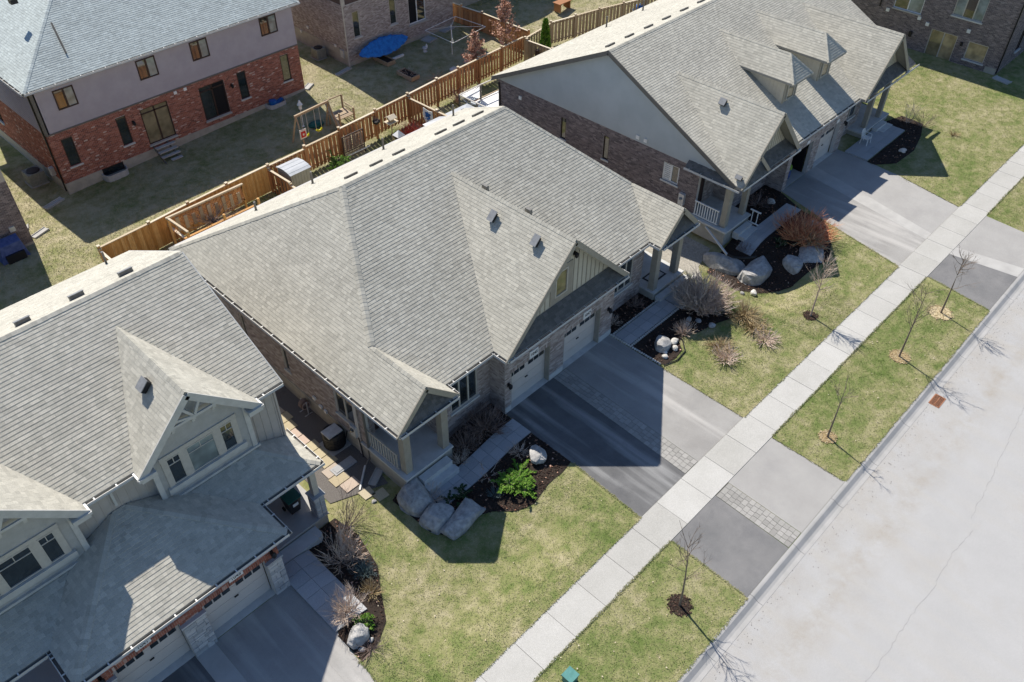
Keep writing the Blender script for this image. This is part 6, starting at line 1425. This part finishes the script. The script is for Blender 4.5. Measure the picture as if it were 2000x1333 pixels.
# blue and white emblem on the dividing fence: white shield, blue leafy blot
t = thing('wall_emblem', (33.2, 39.9, .2), 'white shield-shaped plaque with a blue leaf-like blot on the dividing fence', 'plaque'); x = 33.36; yc = 39.7; zc = .35
b = MB(); S8 = [(-.45, .5), (-.1, .42), (.45, .5), (.5, .0), (.3, -.45), (0, -.62), (-.3, -.4), (-.5, 0)]; b.v = [(x, yc + a, zc + c) for a, c in S8] + [(x - .03, yc + a, zc + c) for a, c in S8]; b.f = [tuple(range(8)), tuple(reversed(range(8, 16)))] + [(i, (i + 1) % 8, 8 + (i + 1) % 8, 8 + i) for i in range(8)]; b.build('shield', 'white', t)
b = MB(); rd = random.Random(5)
for a, c, r in ((0, .12, .2), (-.15, -.02, .13), (.15, 0, .13), (0, -.18, .12), (.2, .2, .08), (-.22, .2, .09), (.02, -.38, .06), (.2, -.2, .06)):
    pts = [(x - .045, yc + a + r * rd.uniform(.7, 1.1) * math.cos(k / 9 * 6.283), zc + c + r * rd.uniform(.7, 1.1) * math.sin(k / 9 * 6.283)) for k in range(9)]; b.poly(pts)
b.build('blot', 'blue_plastic', t)
# glass-sided deck beside the right house and canopy of the centre house
t = thing('raised_deck', (38.5, 38.5, zb), 'white-topped deck with glass panels at the back corner of the upper right house', 'deck')
MB().box(36.0, 40.0, 36.0, 39.6, -.3, -.1).build('deck_floor', 'white', t)
C = [(36.05, 39.5), (38.1, 39.55), (39.95, 39.5), (36.05, 37.8), (36.1, 36.6)]
for x, y in C: MB().box(x - .05, x + .05, y - .05, y + .05, zb, 1.0).build('post', 'taupe_dark', t)
for p, q in ((C[0], C[1]), (C[1], C[2]), (C[0], C[3]), (C[3], C[4])): MB().bar((*p, 1.0), (*q, 1.0), .09, .05).build('hand_rail', 'frame_beige', t); MB().bar((*p, 0.02), (*q, 0.02), .06, .05).build('bottom_rail', 'weathered', t)
gp = bpy.data.materials.new('clear_glass_panel'); gp.use_nodes = True; gb = gp.node_tree.nodes['Principled BSDF']; gb.inputs['Transmission Weight'].default_value = .9; gb.inputs['Roughness'].default_value = .02; gb.inputs['Base Color'].default_value = (.8, .9, .88, 1); MT['clear'] = gp
for p, q in ((C[0], C[1]), (C[0], C[3])): MB().bar((*p, .5), (*q, .5), .012, .9).build('glass_panel', 'clear', t)
MB().tube([(36.05, 39.5, .95), (37.0, 39.55, .7), (38.1, 39.55, .95)], .03, 6).tube([(36.05, 39.45, .9), (36.05, 38.6, .65), (36.05, 37.8, .92)], .03, 6).build('string_of_lights', 'white', t)
t = thing('canopy', (33.2, 37.3, 0), 'pale four-sided canopy roof just behind the centre house ridge end', 'canopy'); c = (34.0, 37.0, 1.35)
for (a, b_) in (((31.9, 35.6), (31.9, 38.6)), ((31.9, 38.6), (35.9, 38.6)), ((35.9, 38.6), (35.9, 35.6)), ((35.9, 35.6), (31.9, 35.6))): MB().poly([(*a, .75), (*b_, .75), c]).poly([(*b_, .71), (*a, .71), (c[0], c[1], 1.31)]).poly([(*a, .75), (*a, .71), (*b_, .71), (*b_, .75)]).build('roof_panel', 'shed_roof', t)
for x in (32.0, 35.8):
    for y in (35.7, 38.5): MB().box(x - .04, x + .04, y - .04, y + .04, zb, .74).build('post', 'taupe_dark', t)
# swing set
t = thing('swing_set', (28.0, 44.6, -.85), 'wooden A-frame swing set with yellow seats and a climbing frame', 'swing set'); g0 = -.85
MB().bar((26.2, 44.5, 1.25), (29.0, 44.7, 1.25), .12, .14).build('top_beam', 'weathered', t)
for x, y in ((26.3, 44.5), (29.0, 44.7)):
    for s in (-.75, .75): MB().bar((x, y, 1.25), (x + (-.1 if x < 27 else .1), y + s, g0), .08, .08).build('leg', 'weathered', t)
for x in (26.9, 27.95):
    y = 44.58; sw_ = MB().tube([(x - .22, y, -.3), (x - .1, y - .02, -.42), (x + .1, y - .02, -.42), (x + .22, y, -.3)], .07, 6).build('swing_seat', 'yellow', t)
    for s in (-.22, .22): MB().tube([(x + s, y, -.3), (x + s * .9, y, 1.2)], .018, 5).build('rope', 'frame_beige', sw_)
for x in (29.4, 30.6):
    for y in (44.2, 45.4): MB().box(x - .05, x + .05, y - .05, y + .05, g0, .9 if y > 45 else .4).build('tower_post', 'weathered', t)
for k in range(6): MB().box(29.3, 30.7, 44.2 + k * .2, 44.38 + k * .2, -.1, -.06).build('deck_board', 'weathered', t)
MB().bar((29.3, 44.1, -.8), (29.3, 45.5, .9), .06, .4).build('slide', 'frame_beige', t); MB().bar((29.4, 45.4, .9), (30.6, 45.4, .9), .06, .06).bar((29.4, 45.4, .9), (29.0, 44.7, 1.25), .06, .06).build('tower_rail', 'weathered', t)
for k in range(5): MB().bar((30.7, 44.2 + k * .02, -.7 + k * .25), (30.75, 45.4, -.7 + k * .25), .05, .05).build('rung', 'weathered', t)
t = thing('target_sign', (26.1, 44.0, .2), 'small white board with a red square hung on the swing set leg', 'sign'); MB().box(26.0, 26.5, 43.85, 43.88, -.05, .6).build('board', 'white', t); MB().box(26.08, 26.42, 43.83, 43.849, .05, .45).build('red_square', 'red', t); MB().box(26.19, 26.31, 43.815, 43.829, .17, .32).build('white_centre', 'white', t)
t = thing('telescope_toy', (27.9, 46.1, -.8), 'small white figure-like ornament standing behind the swing beam', 'ornament'); MB().lathe((27.9, 46.4, -.8), [(.1, 0), (.03, .1), (.03, 1.2), (.12, 1.3), (.1, 1.5), (.2, 1.6), (.1, 1.75), (.05, 1.9)], 10).build('body', 'white', t)
boulder('dark green turtle-shaped sandbox lid on the shaded backyard lawn', (28.6, 45.9), (1.1, .8, .35), 0, 44, 'green_bin', .9, .05, name='sandbox', sub=2)['category'] = 'sandbox'
# tarp, planters, clothes line, bath
t = thing('tarp_covered_pile', (38.5, 50.3, -.6), 'bright blue tarp stretched over something long by the brown house wall', 'blue tarp')
P = [(36.9, 50.4), (38.2, 50.9 - .3), (39.9, 49.9), (41.2, 50.3), (42.0, 50.85), (40.6, 50.9), (38.7, 50.95)]
b = MB(); n = 26
xs = np.linspace(35.9, 40.6, n)
for i in range(n):
    tt = i / (n - 1); w = .15 + 1.0 * math.sin(tt * math.pi) ** .8; yc = 50.15
    for j in range(9):
        q = j / 8 * 2 - 1; b.v.append((xs[i] + .03 * math.sin(q * 9), yc + q * w * .45, .42 + q * w * .42 + .03 * math.sin(q * 17 + tt * 31) + .035 * math.sin(tt * 60 + q * 3)))
for i in range(n - 1):
    for j in range(8): b.f.append((i * 9 + j, i * 9 + j + 1, (i + 1) * 9 + j + 1, (i + 1) * 9 + j))
o = b.build('tarp', 'tarp', t, smooth=True); so = o.modifiers.new('thick', 'SOLIDIFY'); so.thickness = .02
MB().box(37.9, 39.6, 49.5, 49.65, -.65, -.45).build('white_rail', 'white', t)
for (x, y, l, w, lb) in ((37.9, 49.8, .8, 1.7, 'empty raised wooden planter box nearest the brown house'), (37.75, 46.9, .8, 1.7, 'raised wooden planter box with dry stems nearest the fence')):
    z = gz(x, y); t = thing('raised_planter', (x, y, z), lb, 'planter box', 'raised planter boxes on the shaded lawn')
    a, b_, c, d = x - l / 2, x + l / 2, y - w / 2, y + w / 2
    for q in ((a, b_, c, c + .05), (a, b_, d - .05, d), (a, a + .05, c + .05, d - .05), (b_ - .05, b_, c + .05, d - .05)): MB().box(*q, z, z + .3).build('plank', 'weathered', t)
    MB().box(a + .05, b_ - .05, c + .05, d - .05, z, z + .2).build('soil', 'mulch', t)
    if 'stems' in lb: twigs('stems', 'twig_pale', (x, y, z + .2), 20, .4, .5, t, seed=55, base=.5)
t = thing('clothes_line', (41.8, 46.3, -.85), 'white metal square clothes line on a tall pole over the shaded lawn', 'clothes line'); c0 = Vector((42.6, 47.3, 1.1))
MB().tube([(42.6, 47.3, -.8), (42.6, 47.3, 1.6)], .03, 6).build('pole', 'white', t)
K = [Vector((44.9, 49.3, 1.0)), Vector((41.45, 49.0, 1.0)), Vector((41.4, 45.8, 1.0)), Vector((45.2, 46.2, 1.0))]
for i in range(4): MB().tube([K[i], K[(i + 1) % 4]], .022, 5).build('rail', 'white', t)
for k_ in K: MB().tube([Vector((42.6, 47.3, 1.45)), k_], .012, 4).build('stay', 'white', t)
t = thing('bird_bath', (41.3, 49.0, -.75), 'white bird bath ornament on the shaded lawn', 'bird bath'); MB().lathe((41.3, 49.0, -.75), [(.5, 0), (.5, .06), (.2, .1), (.1, .3), (.22, .4), (.16, .5)], 14).build('basin', 'galv', t); MB().lathe((41.45, 48.95, -.4), [(.05, 0), (.1, .15), (.04, .35)], 8).build('figure', 'white', t)
tag(twigs('pruned_branches', 'twig_orange', (39.2, 45.4, -.85), 16, .25, 1.1, seed=66, forks=2), 'pinkish pruned branches lying on the shaded lawn', 'branches')
t = thing('barbecue_grill', (8.1, 45.9, -1.05), 'barbecue grill under a blue cover against the purple-brown house', 'grill'); x, y, z = 8.1, 46.0, -1.05
b = MB(); b.v = [(x - .75, y - .35, z), (x + .75, y - .35, z), (x + .75, y + .35, z), (x - .75, y + .35, z), (x - .55, y - .3, z + 1.15), (x + .55, y - .3, z + 1.15), (x + .6, y + .3, z + 1.3), (x - .6, y + .3, z + 1.3)]; b.f = [(0, 3, 2, 1), (4, 5, 6, 7), (0, 1, 5, 4), (1, 2, 6, 5), (2, 3, 7, 6), (3, 0, 4, 7)]; b.build('cover', 'navy_cover', t); MB().box(x - .5, x + .5, y - .5, y - .35, z + .1, z + .6).build('side_table', 'black', t)
t = thing('picnic_table', (54.9, 47.0, -.6), 'brown wooden table legs at the top edge on the sunlit lawn', 'table'); x, y, z = 54.8, 46.7, gz(54.8, 46.7)
MB().box(x - .8, x + .8, y - .4, y + .4, z + .7, z + .75).build('table_top', 'cedar', t)
for sx in (-.6, .6): MB().box(x + sx - .06, x + sx + .06, y - .35, y + .35, z, z + .7).build('leg', 'cedar', t)
tag(MB().box(46.05, 46.15, 41.2, 41.3, -.9, .2).bar((45.9, 41.25, .5), (45.9, 41.1, -.7), .5, .3).build('folded_parasol', 'brown_frame'), 'folded dark parasol standing in the fence corner', 'parasol')
tag(boulder('', (58.2, 41.2), (.9, .9, .7), 0, 95, 'blue_plastic', .8, .2, name='pool_toy', sub=2), 'blue and white pool toy at the top edge behind the fence', 'toy')
tag(boulder('', (11.2, 18.4), (.2, .15, .1), 0, 96, 'rock', .8, .2, name='rock', sub=2), 'small stone at the end of the tan flagstone path', 'rock')

# ------------------------------------------------------------------ grass blades
def lawn_mask(X, Y):
    ok = (Y > 5.03) & ~((Y > 8.475) & (Y < 9.975))
    def rect(a, b, c, d):
        nonlocal ok; ok &= ~((X > a) & (X < b) & (Y > c) & (Y < d))
    rect(-.4, 6.45, 4, 18); rect(17.85, 25.35, 9.9, 18); rect(17.75, 25.2, 4, 8.5); rect(-.4, 6.3, 4, 8.5); rect(40.25, 48.35, 4, 8.5)
    ok &= ~((Y > 9.9) & (Y < 18.3) & (X > 40.35 + (Y - 10) * .22) & (X < 48.25 + (Y - 10) * .12))
    rect(6.4, 8.0, 14.2, 18.9); rect(-5, 9.6, 17, 34); rect(9.85, 12.5, 19.1, 34); rect(12.2, 31.6, 17.0, 34.3); rect(35.6, 56.4, 17.8, 36); rect(13.1, 31, 50.25, 63); rect(35.5, 46.5, 50.95, 63); rect(-5, 9.5, 46.6, 57); rect(47.5, 60, 53.1, 63); rect(49.1, 54.5, 16.2, 17.9); rect(12.9, 18.2, 16, 17.3); rect(66.9, 90, 15, 40)
    return ok
def grass_zone(x0, x1, y0, y1, dens, L0, L1, seed):
    rg = np.random.default_rng(seed); n = int((x1 - x0) * (y1 - y0) * dens); X = rg.uniform(x0, x1, n); Y = rg.uniform(y0, y1, n); m = lawn_mask(X, Y)
    for P in BEDS:
        xa, xb = min(p[0] for p in P), max(p[0] for p in P); ya, yb = min(p[1] for p in P), max(p[1] for p in P)
        c = np.nonzero(m & (X > xa) & (X < xb) & (Y > ya) & (Y < yb))[0]
        for i in c:
            if inside(P, X[i], Y[i]): m[i] = False
    X = X[m]; Y = Y[m]; n = len(X)
    if y0 < 10.1: Z = np.zeros(n) if y1 <= 10.1 else np.array([gz(a, b) for a, b in zip(X, Y)])
    else: Z = np.array([gz(a, b) for a, b in zip(X, Y)])
    a = rg.uniform(0, 2 * np.pi, n); l = rg.uniform(L0, L1, n); tilt = rg.uniform(.75, 1.48, n); w = rg.uniform(.010, .022, n)
    dx = np.cos(a); dy = np.sin(a)
    V = np.empty((n, 3, 3)); V[:, 0] = np.c_[X - dy * w, Y + dx * w, Z - .005]; V[:, 1] = np.c_[X + dy * w, Y - dx * w, Z - .005]
    V[:, 2] = np.c_[X + dx * l * np.sin(tilt), Y + dy * l * np.sin(tilt), Z + l * np.cos(tilt)]
    o = np_mesh('grass', V.reshape(-1, 3), np.arange(3 * n).reshape(-1, 3), 'blade', kind='stuff')
grass_zone(6, 60, 5.05, 8.45, 620, .035, .08, 1)
grass_zone(6, 36, 10.0, 19.5, 620, .035, .08, 2)
grass_zone(32, 66, 10.0, 22, 380, .04, .09, 3)
grass_zone(6, 34, 40.8, 56, 330, .06, .13, 4)
grass_zone(34, 60, 41.5, 54, 260, .06, .13, 5)
grass_zone(3, 13, 34, 41, 200, .06, .13, 6)
# scattered dead leaves and litter on the lawn
mb = MB(); rd = random.Random(8)
for i in range(200):
    x = rd.uniform(7, 45); y = rd.choice((rd.uniform(5.1, 8.4), rd.uniform(10, 16)))
    if bool(lawn_mask(np.array([x]), np.array([y]))[0]): mb.cbox((x, y, gz(x, y) + .05), (rd.uniform(.03, .06), rd.uniform(.02, .04), .004), rd.uniform(0, 3), rd.uniform(-.5, .5))
mb.build('dead_leaves', 'cap', kind='stuff')

# grit and small debris swept along the kerb
mb = MB(); rd = random.Random(21)
for i in range(500):
    x = rd.uniform(8, 60); y = 4.45 - abs(rd.gauss(0, .45)); s_ = rd.uniform(.008, .022); mb.cbox((x, y, -.114), (s_ * 1.6, s_, .01), rd.uniform(0, 3))
mb.build('road_grit', 'gravel', kind='stuff')

# ragged turf creeping over the pavement edges
def edge_tufts(segs, seed):
    rg = np.random.default_rng(seed); V = []
    for (x0, y0, x1, y1, nx, ny, z) in segs:
        Ln = math.hypot(x1 - x0, y1 - y0); n = int(Ln * 170)
        for i in range(n):
            t = rg.random(); x = x0 + (x1 - x0) * t; y = y0 + (y1 - y0) * t; amp = .02 + .07 * max(0, noise.noise(Vector((x * 2.3, y * 2.3, seed)))) + .05 * max(0, noise.noise(Vector((x * 9, y * 9, seed))))
            o = rg.uniform(-.04, amp); bx_, by = x + nx * o, y + ny * o
            a = math.atan2(ny, nx) + rg.normal(0, .9); l = rg.uniform(.03, .08); ti = rg.uniform(.8, 1.5); w = .012; dx, dy = math.cos(a), math.sin(a)
            V += [(bx_ - dy * w, by + dx * w, z), (bx_ + dy * w, by - dx * w, z), (bx_ + dx * l * math.sin(ti), by + dy * l * math.sin(ti), z + .012 + l * math.cos(ti))]
    V = np.array(V); np_mesh('edge_grass', V, np.arange(len(V)).reshape(-1, 3), 'blade', kind='stuff')
edge_tufts([(6.3, 9.97, 17.9, 9.97, 0, -1, .03), (25.3, 9.97, 40.3, 9.97, 0, -1, .03), (48.3, 9.97, 60, 9.97, 0, -1, .03), (6.3, 8.48, 17.8, 8.48, 0, 1, .03), (25.2, 8.48, 40.5, 8.48, 0, 1, .03), (48.5, 8.48, 58, 8.48, 0, 1, .03),
    (8, 5.03, 17.8, 5.03, 0, -1, .013), (25.2, 5.03, 40.1, 5.03, 0, -1, .013), (17.85, 10, 18.08, 13.7, 1, 0, .013), (25.27, 10, 25.3, 14.4, -1, 0, .013), (17.8, 5.1, 17.85, 8.45, 1, 0, .013), (25.15, 5.1, 25.15, 8.45, -1, 0, .013), (40.35, 10, 41.3, 14.4, 1, -.2, .013), (48.2, 10, 48.95, 13.8, -1, .2, .013), (6.25, 10, 6.45, 13.3, -1, 0, .01), (40.15, 5.1, 40.6, 8.4, 1, 0, .013)], 5)
# leaf litter in the beds
mb = MB(); rd = random.Random(31)
for P in BEDS:
    x0, x1 = min(p[0] for p in P), max(p[0] for p in P); y0, y1 = min(p[1] for p in P), max(p[1] for p in P)
    for i in range(int(parea(P) * 9)):
        x = rd.uniform(x0, x1); y = rd.uniform(y0, y1)
        if inside(P, x, y): mb.cbox((x, y, gz(x, y) + .06), (rd.uniform(.04, .09), rd.uniform(.03, .06), .004), rd.uniform(0, 3), rd.uniform(-.6, .6))
mb.build('leaf_litter', 'leaf_brown', kind='stuff')
